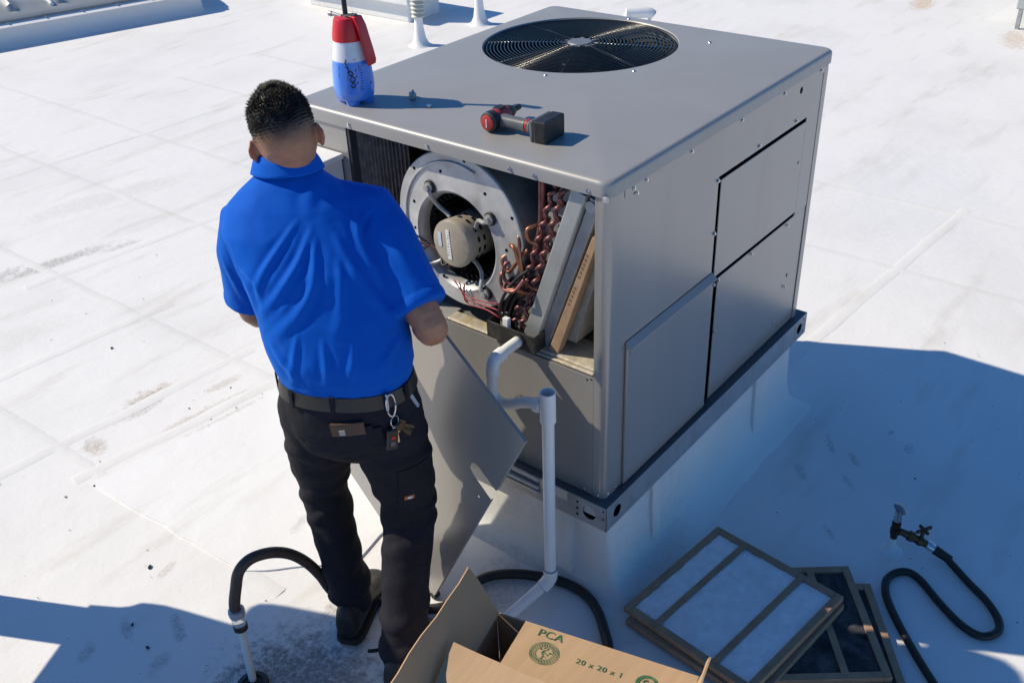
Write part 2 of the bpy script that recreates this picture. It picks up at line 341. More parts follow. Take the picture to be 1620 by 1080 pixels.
def get_no(me):
    a = np.empty(len(me.vertices)*3); me.vertices.foreach_get('normal', a); return a.reshape(-1, 3)
def set_co(me, a): me.vertices.foreach_set('co', a.ravel()); me.update()
def copy_tree(o, parent=None):
    c = o.copy(); COL.objects.link(c)
    if parent: c.parent = parent
    for ch in [x for x in bpy.data.objects if x.parent == o]: copy_tree(ch, c)
    return c

D, W = 1.3779, 1.1980
ZT, ZR, Z0, IN = 1.441, .4307, .341, .0213

# ================================================================== SETTING: the roof
bm = BM()
xs = np.concatenate([np.linspace(-40, -3, 12), np.linspace(-2.6, 4.2, 120), np.linspace(5, 70, 24)])
ys = np.concatenate([np.linspace(-40, -3, 12), np.linspace(-2.6, 5.2, 130), np.linspace(6, 80, 24)])
def rz(x, y): return (.004*noise.noise(V((x*.9, y*.9, 0)))+.0016*noise.noise(V((x*4, y*4, 3)))-.003) if -2.5 < x < 4.1 and -2.5 < y < 5.1 else -.003
grid = [[bm.verts.new((x, y, rz(x, y))) for y in ys] for x in xs]
for i in range(len(xs)-1):
    for j in range(len(ys)-1): bm.faces.new((grid[i][j], grid[i+1][j], grid[i+1][j+1], grid[i][j+1]))
roof = tag(obj('roof', bm, 'roof', smooth=180), 'white coated flat roof with membrane seams and brown stains', kind='structure')
def seam(p, q, wd, h=.004, amp=.012):
    bm = BM(); p, q = V((*p, 0)), V((*q, 0)); d = (q-p).normalized(); s = V((-d.y, d.x, 0)); L = (q-p).length; n = max(8, int(L/.05)); R = []
    for i in range(n+1):
        c = p+d*(L*i/n); o = amp*noise.noise(V((c.x*3, c.y*3, wd*50))); e = amp*.6*noise.noise(V((c.x*11, c.y*11, 4)))
        a = c+s*(o-wd/2+e*.4); b = c+s*(o+wd/2+e); z = rz(c.x, c.y)+.0004
        R.append([a+V((0, 0, -.02)), a+V((0, 0, z)), c+s*(o+wd*.2)+V((0, 0, z+h)), b+V((0, 0, z)), b+V((0, 0, -.02))])
    loft(bm, R, cap=True, closed=True)
    return obj('roof_seam', bm, 'seam', roof, smooth=50, loc=p)
for x, y0, y1 in ((.215, 1.85, 5.2), (-.585, .9, 4.2), (1.02, 1.5, 8), (1.74, 2, 9), (-1.35, .2, 3), (2.7, -2, 6), (3.5, -2.5, 6)): seam((x-.02, y1), (x+.03, y0), .05, .0022, .012)
for y, x0, x1 in ((2.93, -1.4, .4), (2.25, -1.4, .36), (3.56, .05, 1.2), (1.93, -.65, .5), (.1, 1.6, 3.6), (-.9, 2.0, 3.8), (5.1, .5, 3.2)): seam((x0, y+.06), (x1, y-.08), .06, .0028, .012)
bm = BM()
out = []
pol = [(-.62, 1.92), (.2, 1.825), (.42, 1.80), (.36, .9), (-.3, .80), (-.575, 1.08)]
for (a, b) in zip(pol, pol[1:]+pol[:1]):
    for k in range(10):
        t = k/10; x = a[0]+(b[0]-a[0])*t; y = a[1]+(b[1]-a[1])*t
        out.append((x+.012*noise.noise(V((x*9, y*9, 0))), y+.012*noise.noise(V((x*9, y*9, 5)))))
plate(bm, out, [], (0, 0, .0035), (1, 0, 0), (0, 1, 0), (0, 0, 1), .02)
obj('roof_patch', bm, 'roof_patch', roof)
# scattered grit
bm = BM()
G_ = [(-.62, 1.9, .006), (-.55, 1.75, .005), (.02, 1.86, .005), (-.72, 1.93, .006), (-.42, 1.02, .006), (-.93, 1.18, .009), (-.955, 1.06, .010), (-.02, 2.72, .010), (-.1, 2.02, .006), (.1, 2.0, .006), (1.2, -.55, .006), (.35, -.75, .006)]
for i in range(70): G_.append((random.uniform(-1.3, .8), random.uniform(.2, 3.4), random.uniform(.0015, .0045)))
for i in range(45): G_.append((random.uniform(.5, 2.2), random.uniform(-1.2, -.1), random.uniform(.0015, .004)))
G_ += [(-.746, 1.356, .012)]
for x, y, r in G_:
    r *= .62
    k = bmesh.ops.create_icosphere(bm, subdivisions=1, radius=r, matrix=Matrix.Translation((x, y, r*.2)) @ Matrix.Rotation(random.random()*6, 4, 'Z') @ Matrix.Diagonal((1.5, .8, .6, 1)))
tag(obj('grit', bm, mat('dark_grit', (.05, .045, .045), .9), smooth=180), 'dark grit and small pebbles scattered on the white roof', kind='stuff')

# ------------------------------------------------------------------ roof curb of the unit
bm = BM()
def crect(x0, y0, x1, y1, z, r, amp=0):
    p = rrect(x0, y0, x1, y1, r, 5); o = []
    for (a, b), (c, d) in zip(p, p[1:]+p[:1]):
        L = math.hypot(c-a, d-b); n = 14 if L > .3 else 1
        for k in range(n):
            x = a+(c-a)*k/n; y = b+(d-b)*k/n; e = amp*noise.noise(V((x*6, y*6, z*7)))
            cx, cy = (x-D/2), (y-W/2); s = 1+e/.6
            o.append(V((D/2+cx*s, W/2+cy*s, z+ (amp*.3*noise.noise(V((x*5, y*5, 9))) if z < .2 else 0))))
    return o
loft(bm, [crect(.055, .035, D-.04, W-.04, Z0-.003, .015, .002), crect(.06, .03, D-.035, W-.035, .24, .02, .004), crect(.064, .022, D-.025, W-.03, .11, .025, .006), crect(.066, .005, D-.012, W-.02, .05, .03, .008), crect(.05, -.03, D+.01, W+.01, .018, .045, .012), crect(.015, -.085, D+.05, W+.05, -.012, .07, .012)])
rc_ = tag(obj('roof_curb', bm, 'curb', smooth=60), 'white coated curb carrying the grey rooftop unit', 'curb')
for P_, N_ in ((((1.02, .026), (1.10, .020)), (0, -1)), (((.30, .026), (.33, .018)), (0, -1)), (((.057, .16), (.058, .24)), (-1, 0)), (((.057, .82), (.058, .88)), (-1, 0))):
    bm = BM(); rows = []
    for z in np.linspace(.325, .05, 14):
        e = .004*noise.noise(V((P_[0][0]*9, z*22, P_[0][1]*9))); k = (.325-z)/.275; lift = .004+.012*k
        a = V((P_[0][0]+N_[0]*lift+(e if N_[1] else 0), P_[0][1]+N_[1]*lift+(e if N_[0] else 0), z)); b = V((P_[1][0]+N_[0]*lift+(e if N_[1] else 0), P_[1][1]+N_[1]*lift+(e if N_[0] else 0), z))
        m_ = a.lerp(b, .8)+V((N_[0], N_[1], 0))*.003; rows.append([a, m_, b, b-V((N_[0], N_[1], 0))*.03, a-V((N_[0], N_[1], 0))*.03])
    loft(bm, rows); obj('membrane_lap', bm, 'seam', rc_, smooth=40)

# ================================================================== THE ROOFTOP UNIT
U = thing('rooftop_air_conditioner', 'large grey packaged rooftop air conditioner with its front panel removed', 'air conditioner', (D/2, W/2, Z0))
b0 = .028
# base rail: four plates with lifting holes
def rail(name, O, ux, n, L, holes, small):
    bm = BM(); plate(bm, [(0, 0), (L, 0), (L, ZR-Z0), (0, ZR-Z0)], [circ(x, z, r, 24) for x, z, r in holes]+[circ(x, z, r, 8) for x, z, r in small], O, ux, (0, 0, 1), n, .003)
    return obj(name, bm, 'rail', U, bevel=.0008, bseg=1)
HS = [(.06, .045, .021), (1.318, .045, .021)]
sm = [(1.352, .02+.025*k, .0045) for k in range(3)]+[(1.278, .02+.022*k, .0045) for k in range(3)]+[(.4+.2*k, .06, .003) for k in range(4)]+[(.5+.25*k, .03, .003) for k in range(3)]
rail('base_rail', (0, 0, Z0), (1, 0, 0), (0, -1, 0), D, HS, sm)
fr = rail('base_rail', (0, 0, Z0), (0, 1, 0), (-1, 0, 0), W, [(.062, .045, .024), (W-.062, .045, .024)], [(.012, .015+.03*k, .004) for k in range(3)]+[(.105, .02+.024*k, .005) for k in range(3)]+[(.17+.1*k, .035+.01*(k % 2), .003) for k in range(5)])
rail('base_rail', (D, 0, Z0), (0, 1, 0), (1, 0, 0), W, [], [])
rail('base_rail', (0, W, Z0), (1, 0, 0), (0, 1, 0), D, [], [])
bm = BM()   # inner stop plate seen through the front lifting hole
box(bm, (.006, .04, Z0+.036), (.009, .09, Z0+.085)); obj('rail_stop', bm, 'galv', U)
bm = BM(); box(bm, (.012, .012, Z0+.004), (D-.012, W-.012, ZR-.012)); obj('base_pan', bm, 'hole', U)
bm = BM()   # channel lips on top of the rail, and a stiffening channel along the front
box(bm, (.0005, .0035, ZR-.004), (D-.0005, b0+.02, ZR-.0008)); box(bm, (.0045, b0+.021, ZR-.004), (b0+.02, W-.004, ZR-.0008)); box(bm, (D-b0-.02, b0+.021, ZR-.004), (D-.004, W-.004, ZR-.0008)); box(bm, (b0+.021, W-b0, ZR-.004), (D-b0-.021, W-.004, ZR-.0008))
obj('rail_ledge', bm, mat('ledge_paint', (.10, .105, .115), .5, .3), U)
bm = BM(); box(bm, (-.0085, .245, Z0+.028), (-.0005, W-.02, Z0+.04)); box(bm, (-.012, .245, Z0+.05), (-.0005, W-.02, Z0+.062)); box(bm, (-.0065, .245, Z0+.076), (-.0005, W-.02, Z0+.089)); obj('rail_rib', bm, 'galv', U, bevel=.002)
bm = BM(); box(bm, (-.003, .14, Z0+.055), (-.0004, .243, ZR+.001)); obj('splice_plate', bm, mat('bright_splice', (.62, .61, .58), .4, .5), U, bevel=.001)

# corner posts (rounded)
def cornerpost(cx, cy, sx, sy, a, b_, z0=ZR, z1=1.405, r=.022):
    bm = BM(); prof = [(b_, 0)] if False else []
    pts = [(0, b_)]+[(r-r*math.cos(t), r-r*math.sin(t)) for t in np.linspace(0, PI/2, 7)]+[(a, 0)]
    prof = [(cx+sx*x, cy+sy*y) for x, y in pts]; inner = [(cx+sx*max(x, .003 if x < .5*a else x)+(sx*.0 if x > .003 else 0), cy+sy*max(y, .003)) for x, y in reversed(pts)]
    loft(bm, [[V((x, y, z)) for x, y in prof+inner] for z in (z0, z1)])
    return obj('corner_post', bm, 'paint', U, smooth=40)
cornerpost(b0, b0, 1, 1, .07, .040); cornerpost(D-b0, b0, -1, 1, .05, .05); cornerpost(b0, W-b0, 1, -1, .05, .05); cornerpost(D-b0, W-b0, -1, -1, .05, .05)
# side: large sheet and its three doors
bm = BM(); plate(bm, [(.0985, ZR), (.608, ZR), (.608, 1.249), (1.205, 1.249), (1.205, .899), (1.2998, .899), (1.2998, 1.405), (.0985, 1.405)], [circ(1.134, 1.359, .011, 14)], (0, b0+.0015, 0), (1, 0, 0), (0, 0, 1), (0, -1, 0), .004)
obj('side_panel', bm, 'paint', U, bevel=.001, bseg=1)
bm = BM(); plate(bm, [(.627, .910), (1.2048, .908), (1.2048, 1.235), (.627, 1.235)], [circ(1.178, 1.10, .005, 8)], (0, b0+.0015, 0), (1, 0, 0), (0, 0, 1), (0, -1, 0), .004); obj('access_door', bm, 'paint', U, bevel=.0015, label='upper square access door on the shaded side')
bm = BM(); plate(bm, [(.656, ZR+.003), (1.2998, ZR+.003), (1.2998, .8985), (1.2055, .8985), (1.20, .894), (.656, .894)], [circ(1.205, .66, .007, 10)], (0, b0+.003, 0), (1, 0, 0), (0, 0, 1), (0, -1, 0), .004); obj('access_door', bm, 'paint', U, bevel=.0015, label='lower rear door panel on the shaded side')
bm = BM(); box(bm, (.122, b0-.008, ZR+.004), (.611, b0+.0008, .915)); ld = obj('access_door', bm, 'paint', U, bevel=.003, label='front lower door with a finger flange along its top')
bm = BM()
loft(bm, [[V((x, b0-.0085, .9155)), V((x, b0-.019, .9165)), V((x, b0-.019, .9195)), V((x, b0-.001, .936)), V((x, b0-.001, .9155))] for x in (.122, .611)])
obj('door_flange', bm, 'paint_top', ld, bevel=.001)
bm = BM(); box(bm, (.60, b0+.013, ZR), (1.21, b0+.016, 1.26)); obj('door_recess', bm, 'hole', U)
bm = BM(); plate(bm, [(b0+.05, ZR), (D-b0-.05, ZR), (D-b0-.05, 1.405), (b0+.05, 1.405)], [], (0, W-b0-.0015, 0), (1, 0, 0), (0, 0, 1), (0, 1, 0), .004); obj('rear_panel', bm, 'paint', U)
bm = BM(); plate(bm, [(b0+.05, ZR), (W-b0-.05, ZR), (W-b0-.05, 1.405), (b0+.05, 1.405)], [], (D-b0-.0015, 0, 0), (0, 1, 0), (0, 0, 1), (1, 0, 0), .004); obj('end_panel', bm, 'paint', U)
# front: lower panel, left panel
bm = BM(); plate(bm, [(.0695, ZR+.002), (W-b0-.052, ZR+.002), (W-b0-.052, .852), (.0695, .852)], [circ(.076, .845, .004, 8), circ(.09, .838, .004, 8)], (b0+.001, 0, 0), (0, 1, 0), (0, 0, 1), (-1, 0, 0), .004); obj('front_panel', bm, 'paint', U, bevel=.001)
bm = BM(); plate(bm, [(.957, .8535), (W-b0-.052, .8535), (W-b0-.052, 1.405), (.957, 1.405)], [], (b0+.001, 0, 0), (0, 1, 0), (0, 0, 1), (-1, 0, 0), .004); obj('front_panel', bm, 'paint', U, label='narrow upright front panel left of the opening')
bm = BM(); box(bm, (b0+.0035, .945, .855), (b0+.05, .9565, 1.405)); obj('jamb', bm, mat('jamb_dark', (.03, .035, .045), .5, .2), U)
bm = BM(); box(bm, (b0+.004, .064, .80), (b0+.05, .068, 1.405)); obj('jamb', bm, 'galv_dull', U)
# top pan with the fan opening
FC = (.972, .775); FR = .338
bm = BM()
o_in = rrect(IN+.014, IN+.014, D-IN-.014, W-IN-.014, .03, 6)
edges = []
vs1 = [bm.verts.new((x, y, ZT)) for x, y in o_in]; hole = [bm.verts.new((x, y, ZT)) for x, y in circ(*FC, FR, 72)]
for L in (vs1, hole): edges += [bm.edges.new((L[i], L[(i+1) % len(L)])) for i in range(len(L))]
bmesh.ops.triangle_fill(bm, use_beauty=True, edges=edges)
prev = vs1
for k in range(1, 6):
    t = k/5*PI/2; off = .014*math.sin(t); dz = .014*(1-math.cos(t))
    nx = [bm.verts.new((x, y, ZT-dz)) for x, y in rrect(IN+.014-off, IN+.014-off, D-IN-.014+off, W-IN-.014+off, .03+off*.2, 6)]
    for i in range(len(nx)): j = (i+1) % len(nx); bm.faces.new((prev[i], prev[j], nx[j], nx[i]))
    prev = nx
for (dz, inset) in ((.043, 0), (.043, .004), (.018, .004)):
    nx = [bm.verts.new((x, y, ZT-dz)) for x, y in rrect(IN+inset, IN+inset, D-IN-inset, W-IN-inset, .033, 6)]
    for i in range(len(nx)): j = (i+1) % len(nx); bm.faces.new((prev[i], prev[j], nx[j], nx[i]))
    prev = nx
h2 = hole
for dr, dz in ((.001, .003), (.004, .006), (.005, .018)):
    nx = [bm.verts.new((x, y, ZT-dz)) for x, y in circ(*FC, FR-dr, 72)]
    for i in range(72): j = (i+1) % 72; bm.faces.new((h2[i], nx[i], nx[j], h2[j]))
    h2 = nx
top = obj('top_pan', bm, 'paint_top', U, smooth=35)
# trim strip in the cabinet paint and lap seam under the top on the side
bm = BM(); box(bm, (.1, b0-.0015, 1.374), (D-.06, b0+.0014, 1.3975)); obj('trim_strip', bm, 'paint', U, bevel=.0008, bseg=1)
bm = BM()
scr = [(x, b0-.002, z, 'y') for x, z in ((.14, 1.386), (.20, 1.387), (.155, 1.368), (.43, 1.387), (.72, 1.387), (1.0, 1.387), (1.27, 1.388), (1.31, 1.395))]
scr += [(x, b0-.0005, z, 'y') for x, z in ((.615-.012, 1.24), (.86, 1.262), (1.12, 1.262), (.604, 1.07), (.6, .93), (.615+.04, .888), (.88, .885), (1.15, .88), (1.19, .62), (1.13, .50), (.99, .45), (.78, .45), (.655, .70))]
scr += [(x, b0-.009, z, 'y') for x, z in ((.14, .895), (.61, .895), (.30, .55), (.14, ZR+.02), (.6, ZR+.02))]
scr += [(.05, b0-.0005, ZR+.015, 'y'), (.09, b0-.0005, ZR+.012, 'y'), (.25, b0-.002, ZR+.006, 'y'), (.5, b0-.002, ZR+.006, 'y')]
scr += [(IN-.001, y, z, 'x') for y, z in ((.03+.055, 1.408), (.25, 1.41), (.33, 1.41), (.62, 1.41), (.93, 1.41))]+[(b0, .10, ZR+.012, 'x'), (b0, .05, ZR+.012, 'x'), (b0, .4, ZR+.012, 'x')]
for x, y, z, a in scr:
    ax = V((0, -1, 0)) if a == 'y' else V((-1, 0, 0)); c = V((x, y, z)); lathe(bm, [(.006, 0), (.006, .0012), (.0038, .0016), (.0036, .0042)], c, ax, 8)
for x, y in ((.62, .66), (.80, .447), (1.32, .8), (1.2, .4)): lathe(bm, [(.007, 0), (.006, .002), (.003, .0035)], (x, y, ZT), (0, 0, 1), 8)
obj('screw_heads', bm, 'chrome', U, smooth=40, kind='stuff')
bm = BM(); box(bm, (.0125, .0225, 1.392), (.0215, .036, 1.406)); obj('corner_clip', bm, 'galv', U, bevel=.0015)
# condenser fan well
bm = BM()
u_, v_ = orth((0, 0, 1))
prof = [(FR-.006, -.012), (FR-.02, -.03), (FR-.03, -.12), (FR-.03, -.30), (.001, -.30)]
loft(bm, [ring((*FC, ZT+h), (0, 0, 1), r, 64, u_, v_) for r, h in prof], cap=False)
obj('fan_shroud', bm, mat('fan_well_black', (.01, .01, .011), .6, .2, var=.2), U, smooth=50, solid=.002)
bm = BM()
for i in range(23):
    r = .066+i*.0122; torus(bm, (*FC, ZT+.004-.010*(r/.33)**2), (0, 0, 1), r, .0019, 72, 6)
gr = obj('fan_grille', bm, 'blackmetal', U, smooth=180)
for k in range(8):
    bm = BM(); a = .42+k*PI/4; e = V((math.cos(a), math.sin(a), 0)); c = V((*FC, ZT))
    tube(bm, [c+e*.05+V((0, 0, .0005)), c+e*.2+V((0, 0, -.003)), c+e*.334+V((0, 0, -.010))], (.0042 if k in (1, 5) else .003), 6)
    obj('spoke', bm, 'spoke_grey', gr, smooth=180)
bm = BM(); lathe(bm, [(.043, -.004), (.043, .003), (.039, .0065)], (*FC, ZT), (0, 0, 1), 32)
for k in range(12):
    a = k*PI/6; e = V((math.cos(a), math.sin(a), 0)); s = V((-e.y, e.x, 0)); c = V((*FC, ZT+.001))
    box(bm, (.040, -.0028, -.002), (.0665, .0028, .0015), Matrix.Translation(c) @ Matrix.Rotation(a, 4, 'Z'))
obj('grille_hub', bm, mat('hub_grey', (.20, .21, .23), .45, .3), gr, smooth=40)
fan = None
for k in range(4):
    bm = BM(); a = k*PI/2+.3; R = []
    for t in np.linspace(0, 1, 9):
        r = .08+.215*t; wd = .085+.05*math.sin(t*PI*.8); aa = a+.25*t; pit_ = .55-.25*t
        e = V((math.cos(aa), math.sin(aa), 0)); s = V((-e.y, e.x, 0)); c = V((*FC, ZT-.10))+e*r
        dv = s*math.cos(pit_)+V((0, 0, 1))*math.sin(pit_); nv = e.cross(dv)
        R.append([c-dv*wd+nv*.0015, c+nv*.010, c+dv*wd+nv*.0015, c+dv*wd-nv*.0015, c+nv*.007, c-dv*wd-nv*.0015])
    loft(bm, R); obj('fan_blade', bm, mat('blade_grey', (.02, .02, .023), .5, .3) if k == 0 else bpy.data.materials['blade_grey'], U, smooth=40)
bm = BM(); lathe(bm, [(.085, -.16), (.085, -.06), (.075, -.05), (.001, -.048)], (*FC, ZT), (0, 0, 1), 32); obj('fan_motor', bm, 'blackmetal', U, smooth=50)
# fins of the condenser coil seen past the fan blades
bm = BM()
for k in range(26):
    a = -1.35+k*.062; e = V((math.cos(a), math.sin(a), 0)); c = V((*FC, ZT))
    box(bm, (.296, -.0035, -.27), (.305, .0035, -.06), Matrix.Translation(c) @ Matrix.Rotation(a, 4, 'Z'))
obj('condenser_fins', bm, mat('fin_grey', (.03, .03, .034), .5, .4), U, kind='stuff')

# ---- blower compartment
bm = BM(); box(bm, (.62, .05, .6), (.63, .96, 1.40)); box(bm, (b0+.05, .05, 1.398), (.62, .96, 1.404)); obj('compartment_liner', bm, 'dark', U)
bm = BM(); box(bm, (b0+.051, .052, .80), (.62, .058, 1.397)); obj('compartment_liner', bm, 'galv_dull', U, label='bare metal wall right of the coil')
bm = BM(); box(bm, (.05, .06, .835), (.62, .944, .85)); obj('compartment_floor', bm, mat('floor_sheet', (.19, .185, .175), .6, .2, var=.2, vscale=10, dirt=(.08, .07, .06), dirt_amt=.5), U)
bm = BM(); n = 26; fr_, bk_ = [], []
for i in range(n+1):
    t = i/n; x = .058+.17*t; y = .938-.03*t*t; wv = .0048*(1 if i % 2 else -1)
    fr_.append((x, y+wv)); bk_.append((x, y+.02))
loft(bm, [[V((x, y, z)) for x, y in fr_+bk_[::-1]] for z in (.80, 1.385)])
obj('condenser_coil', bm, mat('coil_fin', (.20, .20, .19), .5, .3, var=.4, vscale=30), U)
bm = BM(); torus(bm, (.20, .87, 1.381), (0, 0, 1), .085, .007, 24, 6, .3, 3.4); obj('coil_edge_tape', bm, 'foil', U)
bm = BM(); box(bm, (b0+.0045, .074, .8535), (.08, .61, .862)); box(bm, (.04, .074, .8625), (.16, .38, .872)); obj('insulation_edge', bm, 'foil', U, bevel=.003)
bm = BM(); box(bm, (b0+.0045, .6105, .8535), (.10, .944, .860)); obj('sill', bm, 'galv_dull', U, bevel=.001)
# blower: ring plate, lip, drum, wheel
BC = V((.062, .565, 1.150)); AX = V((-1, .02, .02)).normalized()
bl = bm = BM()
bu, bv = orth(AX)
upv = (V((0, 0, 1))-AX*AX.z).normalized(); lfv = upv.cross(AX); lfv = lfv if lfv.y > 0 else -lfv
def bpol(a, r, h=0, c=None): return (BC if c is None else c)+upv*(r*math.cos(a))+lfv*(r*math.sin(a))+AX*h      # angle from straight up towards the left
IC = BC-upv*.034+lfv*.010
R = []
for (r, h, k) in ((.139, -.034, 1), (.141, -.016, 1), (.147, -.004, 1), (.154, .0015, 1), (.161, .0, .97), (.166, -.001, .93), (.236, -.001, 0), (.239, -.004, 0), (.239, -.014, 0), (.19, -.013, 0)):
    R.append([bpol(2*PI*i/72, r, h, BC.lerp(IC, k)) for i in range(72)])
loft(bm, R+[R[0]], cap=False)
blow = obj('blower_housing', bm, 'galv', U, smooth=35)
bm = BM(); tube(bm, [bpol(a, .208, .0005) for a in np.linspace(-.35, 1.75, 26)], .0042, 8, True)
obj('stamped_rib', bm, 'galv', blow, smooth=180)
bm = BM(); R = [ring(BC+AX*h, AX, r, 64, bu, bv) for r, h in ((.234, -.0135), (.234, -.30), (.01, -.30))]; loft(bm, R, cap=False); obj('blower_scroll', bm, 'galv_dull', blow, smooth=40)
bm = BM()
for k in range(40):
    a = k*2*PI/40; e = bu*math.cos(a)+bv*math.sin(a); t_ = AX.cross(e); c = IC-AX*.040+e*.132
    mt = Matrix(((e.x, t_.x, AX.x, c.x), (e.y, t_.y, AX.y, c.y), (e.z, t_.z, AX.z, c.z), (0, 0, 0, 1)))
    box(bm, (-.012, -.001, -.22), (.006, .001, 0), mt @ Matrix.Rotation(.5, 4, 'Z'))
R = [ring(IC-AX*.25, AX, r, 40, bu, bv) for r in (.17, .01)]; loft(bm, R, cap=False)
obj('blower_wheel', bm, mat('wheel_dark', (.035, .035, .037), .55, .4), blow)
bm = BM()
for k in range(13):
    a = k*2*PI/13+.2; rr = .225 if k % 2 else .18; c = BC-AX*.0005+(bu*math.cos(a)+bv*math.sin(a))*rr; lathe(bm, [(.005, -.002), (.005, .0006)], c, AX, 8)
obj('bolt_holes', bm, 'hole', blow, kind='stuff')
# motor
MC = IC-lfv*.008+upv*.004-AX*.050; MF = MC+AX*.082
bm = BM(); lathe(bm, [(.03, -.09), (.064, -.085), (.070, -.075), (.070, .060), (.073, .061), (.073, .074), (.070, .079), (.062, .082), (.001, .083)], MC, AX, 40)
mot = obj('motor', bm, 'motor', U, smooth=35)
mu, mv = V((0, 0, 1))-AX*AX.z, None
mu.normalize(); mv = AX.cross(mu)      # mu up, mv towards the viewer's right or left
def mfr(a, b, h): return MC+AX*h+mu*a+mv*b
side = 1 if mv.y > 0 else -1
bm = BM(); p = [mfr(a, side*b, .0834) for a, b in ((.045, .004), (.045, .017), (-.048, .012), (-.048, -.003))]; q = [x+AX*.0006 for x in p]; loft(bm, [p, q]); lb = obj('motor_label', bm, 'label', mot)
bm = BM(); p = [mfr(a, side*b, .0834) for a, b in ((.03, .036), (.03, .050), (-.015, .046), (-.015, .034))]; q = [x+AX*.0006 for x in p]; loft(bm, [p, q]); obj('motor_label', bm, mat('blue_label', (.55, .6, .72), .6), mot)
bm = BM()
for k in range(9):
    a = .038-.009*k
    p = [mfr(a, side*.005, .0842), mfr(a, side*(.0075+.002*(k % 3)), .0842), mfr(a-.0018, side*(.0075+.002*(k % 3)), .0842), mfr(a-.0018, side*.005, .0842)]; loft(bm, [p, [x+AX*.0003 for x in p]])
obj('printed_lines', bm, 'ink', lb)
bm = BM()
for k in range(14):
    a = k*2*PI/14
    for h in (.035, .012):
        e = mu*math.cos(a+h)+mv*math.sin(a+h); t_ = AX.cross(e); c = MC+AX*h+e*.0695
        mt = Matrix(((e.x, t_.x, AX.x, c.x), (e.y, t_.y, AX.y, c.y), (e.z, t_.z, AX.z, c.z), (0, 0, 0, 1))); box(bm, (-.002, -.0075, -.004), (.0012, .0075, .004), mt)
obj('vent_slots', bm, 'hole', mot, kind='stuff')
for ang in (.55, -.90, -2.45, 2.3):       # four support arms, from the ring to the motor band
    e = upv*math.cos(ang)+lfv*math.sin(ang); t_ = AX.cross(e); c = IC
    cm = MC-IC
    bm = BM(); tube(bm, spline([c+e*.172+AX*.010, c+e*.156+AX*.013, c+e*.13-AX*.002+t_*.012, c+e*.110-AX*.012+t_*.014, c+e*.085-AX*.02+t_*.006, c+e*.070-AX*.02], 5), .0066, 8)
    ar = obj('support_arm', bm, 'galv_dull', blow, smooth=180)
    bm = BM(); lathe(bm, [(.015, 0), (.015, .012), (.009, .0125), (.009, .021), (.004, .0215)], c+e*.174, AX, 14); obj('arm_bolt', bm, 'galv_dull', ar, smooth=40)
    bm = BM(); lathe(bm, [(.021, 0), (.019, .0065)], c+e*.174, AX, 16); obj('rubber_grommet', bm, 'rubber', ar, smooth=40)
for k in range(4):
    bm = BM(); o_ = V((-.006*k, .006*k, 0)); s_ = 1 if k % 2 else .7
    tube(bm, spline([MF-AX*.05-mu*.060+o_, MF-AX*.03-mu*.085+mv*side*.03*s_+o_, MF-AX*.03-mu*.07+mv*side*.075*s_, MF-AX*.03-mu*.045+mv*side*.11, BC+V((-.012, .16, -.05-.02*k))], 6), .0032, 6)
    obj('motor_wire', bm, ('rubber', 'rubber_brown', 'copper_old', 'rubber')[k], U, smooth=180)
for k in range(3):
    bm = BM(); tube(bm, spline([BC+V((-.012, .02-.02*k, -.16)), BC+V((-.02, -.03, -.19-.012*k)), V((.035, .45, .965-.012*k)), V((.03, .40, .975-.02*k)), V((.06, .385, .90))], 6), .0025, 6); obj('signal_wire', bm, mat('red_wire', (.25, .02, .04), .5) if k == 0 else bpy.data.materials['red_wire'], U, smooth=180)

# ---- evaporator coil, leaning to the right, seen end on
CT, CB = V((0, .158, 1.378)), V((0, .330, .860))     # axis of the slab in the y-z plane
cdn = (CB-CT).normalized(); cnr = V((0, cdn.z, -cdn.y))       # normal of the slab
if cnr.y < 0: cnr = -cnr                                     # points left (+y)
CL = (CB-CT).length
def cpt(t, s, x): return CT+cdn*(CL*t)+cnr*s+V((x, 0, 0))
bm = BM(); loft(bm, [[cpt(0, -.03, x), cpt(0, .055, x), cpt(1, .055, x), cpt(1, -.03, x)] for x in (.084, .60)]); obj('evaporator_coil', bm, mat('fin_stock', (.16, .155, .15), .5, .5), U)
bm = BM(); plate_pts = [(-.03, 0), (.06, 0), (.06, CL), (-.03, CL)]
plate(bm, plate_pts, [], cpt(0, 0, .080), cnr, cdn, (-1, 0, 0), .002); obj('tube_sheet', bm, 'galv_dull', U)
ub = BM()
torus(ub, (0, 0, 0), (0, 1, 0), .0115, .0058, 10, 8, 0, PI)
ume = bpy.data.meshes.new('u_bend'); bmesh.ops.rotate(ub, cent=(0, 0, 0), matrix=Matrix.Rotation(0, 3, 'X'), verts=ub.verts); ub.to_mesh(ume); ub.free()
ume.polygons.foreach_set('use_smooth', [True]*len(ume.polygons)); ume.materials.append(M['copper_old'])
